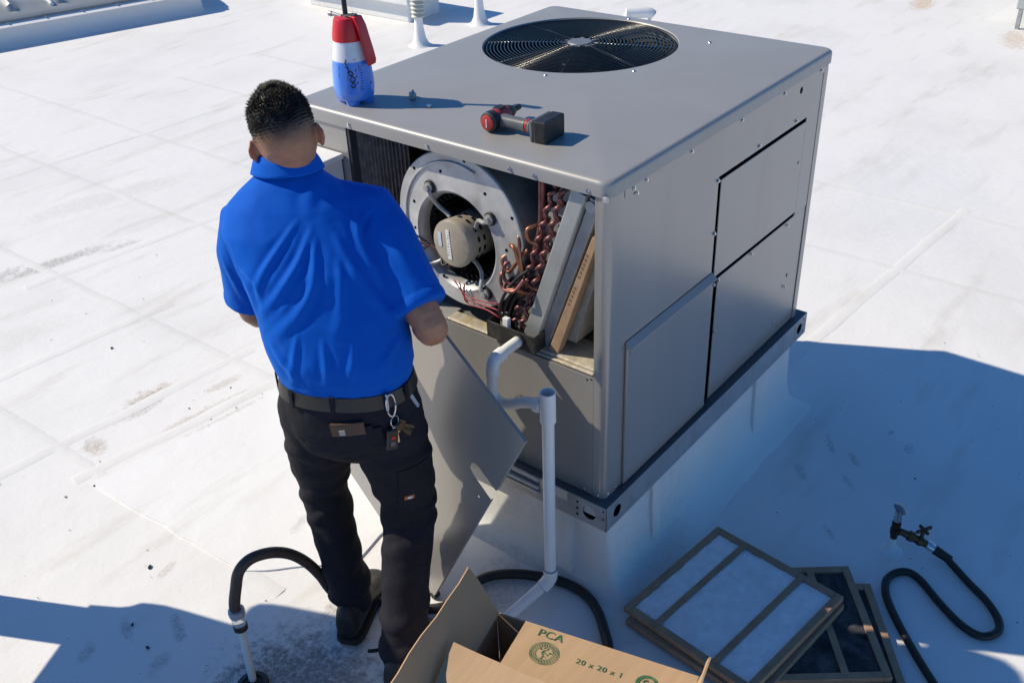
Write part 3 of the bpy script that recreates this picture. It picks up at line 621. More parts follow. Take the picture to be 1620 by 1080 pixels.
# bend mesh: torus about y -> half ring in xz plane. orient so the arch stands out towards -x
uu, vv = orth((0, 1, 0))
for k in range(21):
    for c_ in range(2):
        o = bpy.data.objects.new('u_bend', ume); COL.objects.link(o); o.parent = U
        p = cpt(.02+k*.046+.012*c_, .050-.028*c_, .068-.008*((k+c_) % 2))
        tilt_ = (.55 if (k+c_) % 2 else -.5)+random.uniform(-.12, .12)
        ax_along = (cdn*math.cos(tilt_)+cnr*math.sin(tilt_)).normalized(); outx = V((-1, 0, 0)); third = outx.cross(ax_along)
        # local half ring: spans uu (t=0) .. -uu (t=pi) with its arch along vv
        B = Matrix((uu, V((0, 1, 0)), vv)).transposed().inverted() if False else None
        Mx = Matrix((ax_along, third, outx)).transposed() @ Matrix((uu, uu.cross(vv)*-1 if False else V((0, 1, 0)), vv))
        sc_ = 1.0+.25*random.random()
        o.matrix_local = Matrix.Translation(p-worldloc(U)) @ (Mx @ Matrix.Diagonal((sc_, 1.15, 1.3))).to_4x4()
# frame channel of the coil and the filter beside it
bm = BM(); loft(bm, [[V((x, y, z)) for y, z in ((.150, 1.392), (.108, 1.378), (.283, .868), (.33, .884))] for x in (.045, .10)])
cf = obj('coil_frame', bm, mat('frame_zinc', (.46, .48, .48), .42, .5, var=.1, vscale=10), U, bevel=.003)
bm = BM(); loft(bm, [[V((x, y, z)) for y, z in ((.106, 1.37), (.073, 1.36), (.25, .87), (.281, .874))] for x in (.062, .58)]); obj('filter_rack', bm, 'galv_dull', U, bevel=.002)
bm = BM(); lathe(bm, [(.016, 0), (.016, .004)], (.0615, .103, 1.345), (-1, 0, 0), 14); obj('rack_pivot', bm, 'galv', U)
bm = BM(); loft(bm, [[V((x, y, z)) for y, z in ((.090, 1.27), (.072, 1.262), (.206, .866), (.238, .872))] for x in (.048, .075)]); obj('filter_frame', bm, 'wood', U, bevel=.002)
bm = BM(); loft(bm, [[V((x, y, z)) for y, z in ((.090, 1.23), (.074, 1.225), (.17, .90), (.21, .90))] for x in (.09, .55)]); obj('filter_pleats', bm, mat('filter_grey', (.30, .28, .25), .9, var=.2, vscale=30), U)
for k in range(11):
    bm = BM(); t = .12+.035*k+(.06 if k > 5 else 0); c = V((.0476, .088+.145*t*1.0, 1.26-.40*t)); dd = V((0, .34, -.94)); e2 = V((0, .94, .34))
    p = [c+dd*a+e2*b for a, b in ((-.004, -.004), (-.004, .004), (.004, .003), (.004, -.004))]; loft(bm, [p, [q-V((.0003, 0, 0)) for q in p]]); obj('stamped_mark', bm, 'stamp', U)
# suction line, distributor tubes
bm = BM(); tube(bm, spline([(.085, .272, 1.397), (.083, .274, 1.265), (.08, .283, 1.20), (.078, .296, 1.155)], 6), .0125, 12); obj('suction_pipe', bm, 'copper_old', U, smooth=180)
DB = V((.085, .352, 1.105))
for k, pts in enumerate([[(0, 0, .02), (-.03, .02, .055), (-.05, -.01, .06), (-.05, -.05, .0), (-.05, -.09, -.04), (-.04, -.13, -.05)],
                         [(0, 0, .0), (-.04, .035, .0), (-.06, .03, -.04), (-.06, -.02, -.05), (-.05, -.09, -.02)],
                         [(0, 0, -.01), (-.05, .045, -.03), (-.07, .03, -.065), (-.07, -.03, -.06), (-.05, -.10, -.07)],
                         [(.01, 0, .02), (-.02, -.01, .09), (-.04, -.03, .07), (-.05, -.05, .01), (-.05, -.08, -.05)],
                         [(0, .0, -.03), (-.05, .02, -.05), (-.08, .02, -.062), (-.09, -.02, -.058), (-.085, -.05, -.05), (-.06, -.075, -.02)],
                         [(-.02, -.12, .14), (-.05, -.09, .13), (-.05, -.10, .10), (-.04, -.14, .09)],
                         [(-.01, .02, .03), (-.04, .05, .01), (-.05, .02, -.02), (-.04, -.03, .03), (-.03, -.07, .06)]]):
    bm = BM(); tube(bm, spline([DB+V((p[0]*.8, p[1]*(.6 if p[1] < 0 else .9), p[2])) for p in pts], 6), .0055, 8); obj('distributor_tube', bm, ('copper', 'copper_old')[k % 3 == 1], U, smooth=180)
for k in range(4):
    o_ = V((.006*k, -.011*k, -.010*k)); bm = BM(); tube(bm, spline([V(p)+o_ for p in ((.05, .290, 1.12), (.035, .334, 1.077), (.030, .378, 1.013), (.032, .398, .95), (.045, .385, .905), (.06, .36, .885))], 6), .0048, 8); obj('power_cable', bm, 'rubber', U, smooth=180)
# drain pan
bm = BM()
dp = [(.012, .275), (.012, .425), (.30, .425), (.30, .275)]
for a, b in (((.010, .262), (.014, .428)), ((.010, .4281), (.32, .432)), ((.010, .2575), (.32, .2619))): box(bm, (a[0], a[1], .869), (b[0], b[1], .925))
box(bm, (.0141, .262, .869), (.32, .428, .874))
pan = obj('drain_pan', bm, mat('pan_black', (.03, .029, .028), .5, .1, dirt=(.12, .11, .1), dirt_amt=.5, dscale=20), U, bevel=.002)
bm = BM(); lathe(bm, [(.024, 0), (.024, .004), (.018, .005)], (.0098, .315, .898), (-1, 0, 0), 18); obj('drain_outlet', bm, 'drill_black', pan, smooth=40)
for k in range(2):
    bm = BM(); box(bm, (.02+.02*k, .36+.025*k, .9), (.035+.02*k, .38+.025*k, .945)); obj('wire_connector', bm, ('label', 'galv_dull')[k], pan, bevel=.002)

# ---- electrical disconnect on the front left
t = thing('disconnect_box', 'small pale electrical box on the front left corner of the unit', 'electrical box', (-.03, 1.04, 1.05))
bm = BM(); box(bm, (-.085, .985, 1.06), (b0-.003, 1.10, 1.295)); obj('enclosure', bm, mat('disc_grey', (.62, .63, .64), .5), t, bevel=.003)
bm = BM(); box(bm, (-.10, .975, 1.2955), (b0-.003, 1.11, 1.312)); obj('lid', bm, 'label', t, bevel=.003)

# ================================================================== PVC condensate drain
t = thing('drain_pipe', 'white plastic drain pipe with trap and upright vent at the grey unit\'s front', 'drain pipe', (-.1, .135, 0))
r = .0165
bm = BM(); tube(bm, spline([(.009, .313, .897), (-.05, .316, .893), (-.085, .318, .887)], 4), r, 16); obj('outlet_pipe', bm, 'pvc', t, smooth=180)
bm = BM(); tube(bm, spline([(-.06, .3165, .891), (-.093, .319, .884), (-.103, .32, .862), (-.103, .322, .84)], 6), r+.004, 16); obj('elbow', bm, 'pvc', t, smooth=60)
bm = BM(); tube(bm, spline([(-.103, .322, .86), (-.103, .325, .80), (-.103, .318, .768), (-.103, .295, .755), (-.103, .262, .762), (-.102, .225, .783), (-.101, .19, .797), (-.1, .15, .803), (-.1, .135, .805)], 6), r, 16); obj('trap', bm, 'pvc', t, smooth=180)
bm = BM(); loft(bm, [ring((-.1, .131, z), (0, 0, 1), rr, 24, *orth((0, 0, 1))) for rr, z in ((.0195, .755), (.0225, .757), (.0225, .855), (.0185, .8551), (.0185, .83))], cap=False); tube(bm, [(-.1, .153, .802), (-.1, .172, .798)], .0215, 16); obj('tee', bm, 'pvc', t, smooth=40)
bm = BM(); tube(bm, [(-.1, .131, .80), (-.1, .135, .16)], r+.001, 18); obj('upright_pipe', bm, 'pvc', t, smooth=40)
bm = BM(); tube(bm, spline([(-.1, .135, .195), (-.1, .135, .165), (-.108, .14, .145), (-.122, .149, .128)], 5), r+.0055, 18); obj('elbow', bm, 'pvc', t, smooth=60)
bm = BM(); tube(bm, [(-.112, .1425, .14), (-.245, .227, .021)], r+.001, 18); obj('lower_pipe', bm, 'pvc', t, smooth=40)
bm = BM(); torus(bm, (-.1, .135, .195), (0, 0, 1), r+.0045, .0014, 24, 6); torus(bm, (-.122, .149, .128), (-.133, .085, -.119), r+.0045, .0014, 24, 6); obj('glue_ring', bm, mat('purple_glue', (.22, .24, .34), .5), t, smooth=180)
# ================================================================== THE REMOVED ACCESS PANEL
Gp = V((-.277, .479, .004)); ud = V((-.0237, -.4494, .8930)).normalized(); nn = V((-.9792, .1903, .0698)); nn = (nn-ud*nn.dot(ud)).normalized()
vd = ud.cross(nn); vd = vd if vd.z > 0 else -vd
t = thing('access_panel', 'loose grey sheet metal panel with a slotted edge, held tilted by the technician', 'access panel', tuple(Gp))
PL, PH = .9445, .62; sx = .6695
def slot():
    o = [(0, 0), (sx-.024, 0)]
    o += [(sx-.022, .082)]+[(sx+.002-.022*math.cos(a)+.0, .088+.022*math.sin(a)) for a in np.linspace(.2, PI-.2, 7)]+[(sx+.026, .082)]
    return o+[(sx+.026, 0), (PL, 0), (PL, PH), (0, PH)]
bm = BM(); plate(bm, slot(), [circ(.9087, .0226, .0045, 8), circ(.6035, .038, .0045, 8), circ(.04, .03, .0045, 8)], Gp, ud, vd, nn, .0018); obj('sheet', bm, 'paint', t)
def flange(a, b, w_, inn):
    bm = BM(); a = Gp+ud*a[0]+vd*a[1]; b = Gp+ud*b[0]+vd*b[1]; i_ = (ud*inn[0]+vd*inn[1])*.0016
    loft(bm, [[a-nn*.0019, a-nn*w_, a-nn*w_+i_, a-nn*.0019+i_], [b-nn*.0019, b-nn*w_, b-nn*w_+i_, b-nn*.0019+i_]]); obj('folded_edge', bm, 'paint', t)
flange((.0, 0), (sx-.026, 0), .011, (0, 1)); flange((sx+.028, 0), (PL, 0), .011, (0, 1)); flange((PL, .004), (PL, PH), .010, (-1, 0)); flange((0, .002), (0, PH), .011, (1, 0)); flange((.002, PH), (PL-.002, PH), .011, (0, -1))
bm = BM(); c = Gp+ud*.004+vd*.006-nn*.012; lathe(bm, [(.012, -.012), (.012, .012)], c, nn, 10); obj('corner_bumper', bm, 'drill_black', t)

# ================================================================== CARDBOARD BOX
O = V((-.474, .03, 0)); ex = V((.244, -.97, 0)).normalized(); ey = V((-.97, -.244, 0)).normalized(); BLn, BWd, BH = .545, .50, .40
t = thing('cardboard_box', 'open cardboard carton printed PCA with its flaps up, in the foreground', 'box', tuple(O))
def bp(x, y, z): return O+ex*x+ey*y+V((0, 0, z))
def panel(name, pts, m, th=.0045, parent=t, n2=None, wob=0, label=None):
    bm = BM(); P = [V(p) for p in pts]; nrm = (P[1]-P[0]).cross(P[-1]-P[0]).normalized(); n = 8; rows = []
    for i in range(n+1):
        row = []
        for j in range(n+1):
            u, v = i/n, j/n; p = P[0].lerp(P[1], u).lerp(P[3].lerp(P[2], u), v)
            k = wob*(noise.noise(p*7)+.5*noise.noise(p*19)); row.append(p+nrm*k*(v**1.2))
        rows.append(row)
    A = [[bm.verts.new(p) for p in r] for r in rows]; B = [[bm.verts.new(p-nrm*th) for p in r] for r in rows]
    for i in range(n):
        for j in range(n):
            bm.faces.new((A[i][j], A[i+1][j], A[i+1][j+1], A[i][j+1])); bm.faces.new((B[i][j+1], B[i+1][j+1], B[i+1][j], B[i][j]))
    for L in ([(i, 0) for i in range(n+1)], [(n, j) for j in range(n+1)], [(n-i, n) for i in range(n+1)], [(0, n-j) for j in range(n+1)]):
        for (a, b), (c, d) in zip(L, L[1:]): bm.faces.new((B[a][b], B[c][d], A[c][d], A[a][b]))
    return obj(name, bm, m, parent, smooth=30, label=label)
panel('side_wall', [bp(0, 0, 0), bp(BLn, 0, 0), bp(BLn, 0, BH), bp(0, 0, BH)], 'card')
panel('side_wall', [bp(BLn, BWd, 0), bp(0, BWd, 0), bp(0, BWd, BH), bp(BLn, BWd, BH)], 'card')
panel('side_wall', [bp(0, BWd-.001, 0), bp(0, .001, 0), bp(0, .001, BH), bp(0, BWd-.001, BH)], 'card')
panel('side_wall', [bp(BLn, .001, 0), bp(BLn, BWd-.001, 0), bp(BLn, BWd-.001, BH), bp(BLn, .001, BH)], 'card')
panel('bottom', [bp(.006, .006, .006), bp(BLn-.006, .006, .006), bp(BLn-.006, BWd-.006, .006), bp(.006, BWd-.006, .006)], 'cardin')
fl1 = panel('flap', [bp(.004, .0, BH+.002), bp(.004, BWd, BH+.002), bp(-.075, BWd+.0, BH+.155), bp(-.075, -.004, BH+.135)], 'cardin', wob=.012, label='end flap standing up beside the man')
fl2 = panel('flap', [bp(.085, .002, BH+.003), bp(BLn, .002, BH+.003), bp(BLn+.002, .235, BH+.022), bp(.085, .235, BH+.022)], 'card', wob=.006, label='printed flap folded shut with PCA and 20 x 20 x 1 on it')
fl3 = panel('flap', [bp(.0, BWd, BH+.004), bp(BLn, BWd, BH+.004), bp(BLn, BWd-.25, BH+.09), bp(-.02, BWd-.295, BH+.105)], 'card', wob=.016, label='near flap half open over the carton')
fl4 = panel('flap', [bp(BLn, .02, BH+.003), bp(BLn, BWd, BH+.003), bp(BLn+.035, BWd, BH+.14), bp(BLn+.03, .03, BH+.12)], 'card', wob=.012, label='far end flap standing on edge')
def print_on(me, c, ux, uy, m, parent, name):
    nz_ = ux.cross(uy); mtx = Matrix(((ux.x, uy.x, nz_.x, c.x), (ux.y, uy.y, nz_.y, c.y), (ux.z, uy.z, nz_.z, c.z), (0, 0, 0, 1)))
    me.transform(Matrix.Translation(-worldloc(parent)) @ mtx); return link(name, me, m, parent)
fx = ex; fy = -(ey*.233+V((0, 0, .019))).normalized(); fn = fx.cross(fy)
def fp(x, y): return bp(x, y, BH+.003+.019*(y/.233))+V((0, 0, .0062))
def rings_mesh(rs, wd=.0022, n=36):
    bm = BM()
    for r in rs: torus(bm, (0, 0, 0), (0, 0, 1), r, wd*.5, n, 4)
    me = bpy.data.meshes.new('r'); bm.to_mesh(me); bm.free(); me.transform(Matrix.Diagonal((1, 1, .12, 1))); return me
print_on(text_mesh('PCA', .036, 1.05), fp(.165, .026), fx, fy, 'green', fl2, 'lettering')
print_on(text_mesh('20 x 20 x 1', .024, 1.1), fp(.315, .078), fx, fy, 'green', fl2, 'lettering')
print_on(rings_mesh((.037, .033, .0225), .0016), fp(.172, .087), fx, fy, 'green', fl2, 'round_emblem')
bm = BM()
for k in range(26):
    a = k*2*PI/26; box(bm, (.0250, -.0011, -.0002), (.0310, .0011, .0002), Matrix.Rotation(a, 4, 'Z'))
for k in range(16):
    a = random.random()*6.3; q = random.random()*.018; box(bm, (-.0035, -.001, -.0002), (.0035, .001, .0002), Matrix.Translation((q*math.cos(a), q*math.sin(a), 0)) @ Matrix.Rotation(random.random()*3, 4, 'Z'))
me = bpy.data.meshes.new('e'); bm.to_mesh(me); bm.free(); print_on(me, fp(.172, .087), fx, fy, 'green', fl2, 'emblem_detail')
print_on(rings_mesh((.026, .021), .004), fp(.437, .078), fx, fy, 'green', fl2, 'round_emblem')
bm = BM()
for k in range(3): torus(bm, (0, 0, 0), (0, 0, 1), .011, .0025, 8, 4, k*2*PI/3, k*2*PI/3+1.4)
me = bpy.data.meshes.new('e'); bm.to_mesh(me); bm.free(); me.transform(Matrix.Diagonal((1, 1, .12, 1))); print_on(me, fp(.437, .078), fx, fy, 'green', fl2, 'emblem_detail')

# ================================================================== FILTERS
def filt(label, loc, rot, size, th, media, frame, straps, group):
    t = thing('air_filter', label, 'air filter', loc, rot, group); s = size/2; fw = .024
    for (x0, y0, x1, y1) in ((-s, -s, s, -s+fw), (-s, s-fw, s, s), (-s, -s+fw+.0005, -s+fw, s-fw-.0005), (s-fw, -s+fw+.0005, s, s-fw-.0005)):
        bm = BM(); box(bm, (x0, y0, 0), (x1, y1, th)); obj('frame_side', bm, frame, t, local=True, bevel=.0015)
    bm = BM(); n = 40; R = []
    for i in range(n+1):
        x = -s+fw+.001+(size-2*fw-.002)*i/n; row = []
        for j in range(n+1):
            y = -s+fw+.001+(size-2*fw-.002)*j/n; e = min(i, n-i, j, n-j)/4; z = th-.006+min(e, 1)*.004+.0022*noise.noise(V((x*40, y*40, loc[0]*9)))+.002*noise.noise(V((x*14, y*14, loc[1]*9)))
            row.append(bm.verts.new((x, y, z)))
        R.append(row)
    for i in range(n):
        for j in range(n): bm.faces.new((R[i][j], R[i+1][j], R[i+1][j+1], R[i][j+1]))
    obj('filter_media', bm, media, t, local=True, smooth=180)
    bm = BM(); box(bm, (-s+fw+.001, -s+fw+.001, .003), (s-fw-.001, s-fw-.001, .005)); obj('backing', bm, frame, t, local=True)
    for y in straps:
        bm = BM(); box(bm, (-s+fw*.6, y-.011, th+.0006), (s-fw*.6, y+.011, th+.0022)); obj('strap', bm, frame, t, local=True)
    return t
GF = 'air filters stacked beside the curb'
fxv = V((.464, -.072, .025)).normalized(); fyv = V((.019, .467, -.025)); fyv = (fyv-fxv*fyv.dot(fxv)).normalized(); fzv = fxv.cross(fyv)
def frot(turn): return (Matrix((fxv, fyv, fzv)).transposed() @ Matrix.Rotation(turn, 3, 'Z')).to_euler()
fc = V((.2125, -.327, .077))
filt('topmost white air filter of the stack, with two brown straps across it', tuple(fc-fzv*.022), frot(0), .472, .022, 'media', 'wood_dark', (-.10, .115), GF)
filt('brown framed air filter directly under the topmost white one, only its edges showing', tuple(fc-fzv*.051+V((-.012, -.012, 0))), frot(.03), .472, .022, 'media', 'wood_dark', (-.10, .115), GF)
filt('dirty black air filter sticking out right of the white stack, its brown corner pointing back', (.289, -.506, .024), (0, 0, math.radians(38.5)), .44, .02, 'media_dirty', 'wood_dark', (-.09, .09), GF)
filt('dirty black air filter lowest on the roof, its brown edge showing at the right', (.281, -.572, .001), (0, 0, math.radians(36)), .44, .02, 'media_dirty', 'wood_dark', (-.09, .09), GF)

# ================================================================== WATER TAP WITH HOSE (right)
t = thing('roof_tap', 'dark metal roof tap on a short riser with a round top knob', 'tap', (.855, -.597, 0))
bx = V((.797, -.612, 0)); q = (V((.83, -.702, 0))-bx).normalized()
bm = BM(); tube(bm, [bx+V((0, 0, -.01)), bx+V((0, 0, .055))], .0125, 14); lathe(bm, [(.04, -.004), (.02, .006), (.013, .03)], bx, (0, 0, 1), 16); obj('stub', bm, 'white', t, smooth=40)
bm = BM(); tube(bm, [bx+V((0, 0, .055)), bx+V((0, 0, .128))], .0115, 14); lathe(bm, [(.0165, 0), (.0165, .024)], bx+V((0, 0, .072)), (0, 0, 1), 6); lathe(bm, [(.015, 0), (.015, .014)], bx+V((0, 0, .108)), (0, 0, 1), 8); obj('riser', bm, 'brass', t, smooth=40)
bm = BM(); lathe(bm, [(.0115, 0), (.014, .01), (.0105, .02), (.014, .034), (.012, .046)], bx+V((0, 0, .128)), (0, 0, 1), 14); obj('vacuum_breaker', bm, 'chrome', t, smooth=40)
bm = BM(); lathe(bm, [(.010, 0), (.023, .003), (.0255, .010), (.017, .015), (.004, .018)], bx+V((0, 0, .174)), (.3, -.35, 1), 18); obj('top_knob', bm, mat('knob_steel', (.22, .25, .29), .35, .7), t, smooth=50)
ta = bx+q*.012+V((0, 0, .088)); tb = bx+q*.102+V((0, 0, .052))
bm = BM(); tube(bm, [ta, ta.lerp(tb, .5), tb], .0105, 12, radii=[.011, .0145, .0125]); lathe(bm, [(.0175, -.008), (.0175, .010)], ta.lerp(tb, .42), tb-ta, 6); lathe(bm, [(.0165, -.006), (.0165, .008)], ta.lerp(tb, .75), tb-ta, 8); obj('spout', bm, 'brass', t, smooth=40)
hc = ta.lerp(tb, .78)+V((.012, .0, .014))
bm = BM(); tube(bm, [ta.lerp(tb, .78), hc+V((.006, 0, .020))], .0065, 8); hd = (V((.7, -.5, .1))).normalized(); tube(bm, [hc+V((.006, 0, .022))-hd*.024, hc+V((.006, 0, .022))+hd*.024], .0062, 8, True)
hd2 = hd.cross(V((0, 0, 1))).normalized(); tube(bm, [hc+V((.006, 0, .022))-hd2*.018, hc+V((.006, 0, .022))+hd2*.018], .0062, 8, True); obj('handle', bm, 'brass', t, smooth=50)
h = thing('garden_hose', 'black rubber hose looping over the roof from the dark tap at the right', 'hose', (.70, -.85, 0))
hp = [tb+(tb-ta).normalized()*.018+V((0, 0, -.003)), V((.842, -.765, .026)), V((.82, -.81, .016)), V((.783, -.864, .0135)), V((.735, -.935, .0135)), V((.681, -.985, .0135)), V((.630, -.998, .0135)), V((.585, -.965, .0135)), V((.592, -.905, .0135)), V((.640, -.825, .0135)), V((.70, -.745, .0135)), V((.715, -.70, .0135)), V((.690, -.668, .0135)), V((.645, -.655, .0135)), V((.595, -.668, .0135)), V((.545, -.70, .0135)), V((.47, -.765, .0135)), V((.371, -.864, .0135)), V((.25, -1.0, .0135)), V((.08, -1.2, .0135))]
bm = BM(); tube(bm, spline(hp, 10), .0125, 12); obj('tube', bm, 'rubber', h, smooth=180)
cdir = (V(hp[1])-V(hp[0])).normalized()
bm = BM(); lathe(bm, [(.0135, -.022), (.016, -.018), (.016, -.006), (.0145, 0), (.0145, .006)], V(hp[0])+cdir*.005, cdir, 16); obj('coupling', bm, 'chrome', h, smooth=40)
bm = BM(); tube(bm, [V(hp[0])+cdir*.012, V(hp[0])+cdir*.07], .0155, 12, radii=[.0165, .0145]); obj('strain_relief', bm, 'rubber', h, smooth=40)

# ================================================================== SUCTION RISER AND BLACK HOSE (left, running behind the man)
t = thing('drain_riser', 'thin pale pipe rising from a stained drain to a clear hose coupling, lower left', 'pipe', (-.83, .706, 0))
b_ = V((-.838, .695, 0)); tp = V((-.818, .722, .19))
bm = BM(); tube(bm, [b_+V((0, 0, -.01)), tp], .0115, 14); obj('pipe', bm, mat('pale_pipe', (.62, .66, .66), .4, dirt=(.3, .26, .2), dirt_amt=.5), t, smooth=40)
bm = BM(); lathe(bm, [(.021, 0), (.021, .018), (.0205, .02)], tp+V((0, 0, -.002)), (.06, .06, 1), 18); obj('coupling_collar', bm, 'drill_black', t, smooth=40)
bm = BM(); lathe(bm, [(.0185, .018), (.020, .02), (.020, .052), (.0185, .056)], tp, (.0, .0, 1), 18); obj('sight_glass', bm, 'clear', t, smooth=40)
bm = BM(); lathe(bm, [(.015, .05), (.0235, .056), (.0245, .066), (.0235, .076), (.0175, .079)], tp, (0, 0, 1), 18); obj('coupling_nut', bm, mat('nut_grey', (.42, .44, .46), .35, .3), t, smooth=40)
bm = BM(); lathe(bm, [(.046, .0), (.048, .004), (.044, .009), (.032, .010), (.030, .003), (.001, .002)], (-.848, .682, .001), (0, 0, 1), 24); obj('drain_ring', bm, mat('drain_iron', (.045, .045, .05), .5, .5, dirt=(.12, .06, .03), dirt_amt=.6, dscale=20), t, smooth=40)
h = thing('suction_hose', 'thick dark hose arching from the clear coupling behind the man\'s legs', 'hose', (-.5, .6, 0))
tc_ = tp+V((0, 0, .07))
hp = [tc_, tc_+V((.0, .0, .03)), V((-.803, .72, .341)), V((-.785, .716, .391)), V((-.752, .711, .412)), V((-.712, .704, .408)), V((-.666, .696, .386)), V((-.621, .689, .345)), V((-.58, .682, .283)), V((-.548, .676, .21)), V((-.516, .668, .115)), V((-.455, .655, .05)), V((-.40, .60, .016)), V((-.35, .48, .016)), V((-.28, .41, .016)), V((-.18, .405, .016)), V((-.114, .389, .016)), V((-.055, .335, .016)), V((-.012, .26, .016)), V((.018, .17, .016)), V((.016, .085, .016)), V((-.02, .012, .016)), V((-.075, -.05, .016)), V((-.13, -.1, .016)), V((-.2, -.13, .016))]
hp = [V(p) for p in hp]
sp = spline(hp, 10); n1 = 96
bm = BM(); tube(bm, sp[:n1+1], .0165, 14); obj('tube', bm, 'rubber_brown', h, smooth=180)
bm = BM(); tube(bm, sp[n1:], .0160, 14); obj('tube', bm, 'rubber', h, smooth=180)

# ================================================================== PUMP SPRAYER
t = thing('pump_sprayer', 'red and white hand pump sprayer half full of blue liquid on the unit', 'sprayer', (.122, .998, ZT))
bm = BM(); lathe(bm, [(.030, .010), (.050, .012), (.0575, .022), (.0605, .045), (.0605, .07), (.058, .10), (.0545, .13), (.050, .158), (.045, .186), (.02, .19)], (0, 0, 0), (0, 0, 1), 36); bt = obj('bottle', bm, 'bottle', t, local=True, smooth=50)
for k in range(4):
    bm = BM(); a = k*PI/2+.55; e = V((math.cos(a), math.sin(a), 0)); lathe(bm, [(.019, .0), (.021, .004), (.022, .016)], e*.033, (0, 0, 1), 14); obj('foot', bm, 'bottle', t, local=True, smooth=40)
bm = BM(); lathe(bm, [(.044, .183), (.0465, .186), (.046, .196), (.042, .22), (.0375, .242), (.034, .248), (.024, .249)], (0, 0, 0), (0, 0, 1), 32); obj('cap', bm, 'red', t, local=True, smooth=40)
hdir = V((.18, -.98, 0)).normalized(); hs = V((-hdir.y, hdir.x, 0)); R = []
for rr, z, wd, th in ((.012, .254, .014, .010), (.034, .252, .018, .011), (.046, .228, .0195, .010), (.055, .19, .020, .010), (.064, .155, .020, .010), (.069, .13, .0195, .010), (.0695, .118, .017, .008)):
    c = hdir*rr+V((0, 0, z)); R.append([c+hs*wd+hdir*th*.5, c+hs*wd*.9+hdir*th, c-hs*wd*.9+hdir*th, c-hs*wd+hdir*th*.5, c-hs*wd*.8-hdir*th*.3, c+hs*wd*.8-hdir*th*.3])
bm = BM(); loft(bm, R); obj('handle', bm, 'red', t, local=True, smooth=50, bevel=.002)
bm = BM(); tube(bm, [(0, 0, .24), (0, 0, .44)], .0075, 12); obj('pump_rod', bm, 'drill_black', t, local=True, smooth=40)
bm = BM(); tube(bm, [-hdir*.03+V((0, 0, .445)), hdir*.03+V((0, 0, .445))], .011, 12, True); obj('pump_grip', bm, 'drill_black', t, local=True, smooth=60)
bm = BM(); tube(bm, [-hdir*.015+V((0, 0, .247)), -hdir*.042+V((0, 0, .252)), -hdir*.05+V((0, 0, .252))], .0055, 10); lathe(bm, [(.0075, 0), (.0075, .010)], -hdir*.048+V((0, 0, .252)), -hdir, 10); obj('nozzle', bm, 'galv_dull', t, local=True, smooth=40)
bm = BM(); lathe(bm, [(.016, .244), (.016, .254), (.009, .256)], hdir*.012, (0, 0, 1), 14); box(bm, (.018, -.008, .249), (.036, .008, .258), Matrix.Rotation(math.atan2(hdir.y, hdir.x), 4, 'Z')); obj('trigger', bm, 'drill_grey', t, local=True, smooth=40)
def brad(z):
    pr = [(.0605, .045), (.0605, .07), (.058, .10), (.0545, .13), (.050, .158), (.045, .186)]
    for (a, b), (c, d) in zip(pr, pr[1:]):
        if b <= z <= d: return a+(c-a)*(z-b)/(d-b)
    return .0605 if z < .07 else .048
bm = BM(); base_a = math.atan2(-1.0, -.86)     # bearing of the side that faces the photographer
def mark(da, z, dw, dz):
    a0, a1 = base_a+da, base_a+da+dw; P = [V((math.cos(a)*(brad(zz)+.0007), math.sin(a)*(brad(zz)+.0007), zz)) for a, zz in ((a0, z), (a1, z), (a1, z+dz), (a0, z+dz))]
    bm.faces.new([bm.verts.new(p) for p in P])
mark(.30, .048, .025, .075)
for k in range(9): mark(.36, .050+.008*k, .10 if k % 3 == 0 else .07, .0022)
for k in range(3): mark(.12, .07+.018*k, .06, .0035); mark(.14, .067+.018*k, .02, .009)
mark(.10, .137, .05, .003); mark(.22, .137, .02, .003); mark(-.75, .11, .03, .01); mark(-.78, .085, .02, .02); mark(.9, .06, .08, .006); mark(-.3, .08, .02, .012); mark(-.3, .06, .02, .005)
obj('printed_scale', bm, mat('dark_blue_print', (.01, .02, .08), .6), bt, local=True)
bm = BM()
for (da, z, rx) in ((-.12, .100, .006), (-.06, .083, .0075), (-.05, .066, .0065)):
    a = base_a+da; e = V((math.cos(a), math.sin(a), 0)); torus(bm, e*(brad(z)+.0008)+V((0, 0, z)), e+V((0, 0, .08)), rx, .0016, 14, 5)
a = base_a-.35; pts = []
for k, (da, z) in enumerate([(-.36, .139), (-.30, .135), (-.38, .13), (-.30, .124), (-.36, .118), (-.26, .117), (-.22, .11), (-.26, .102)]):
    a = base_a+da; pts.append(V((math.cos(a), math.sin(a), 0))*(brad(z)+.0008)+V((0, 0, z)))
tube(bm, spline(pts, 4), .0014, 5); obj('marker_writing', bm, 'ink', bt, local=True, smooth=180)

# small fittings lying in the sprayer's shadow
t = thing('hose_fitting', 'small dark metal fitting lying in the sprayer\'s shadow on the grey top', 'fitting', (.226, .862, ZT), (0, 0, .6))
bm = BM(); lathe(bm, [(.008, 0), (.011, .006), (.011, .018), (.006, .02), (.005, .03)], (-.012, 0, .011), (1, 0, 0), 12); torus(bm, (.008, .0, .0135), (0, 1, 0), .010, .003, 14, 6); obj('body', bm, 'galv_dull', t, local=True, smooth=40)
bm = BM(); lathe(bm, [(.008, -.006), (.008, .006)], (.020, .006, .0082), (.3, 1, 0), 6); obj('nut', bm, 'brass', t, local=True)
t = tag(obj('loose_nut', (lambda b: (lathe(b, [(.0045, 0), (.008, 0), (.008, .006), (.0045, .006)], (0, 0, 0), (0, 0, 1), 6), b)[1])(BM()), 'chrome', loc=(.199, .772, ZT+.0005), local=True), 'tiny hex nut lying on the grey top right of the dark fitting', 'nut')

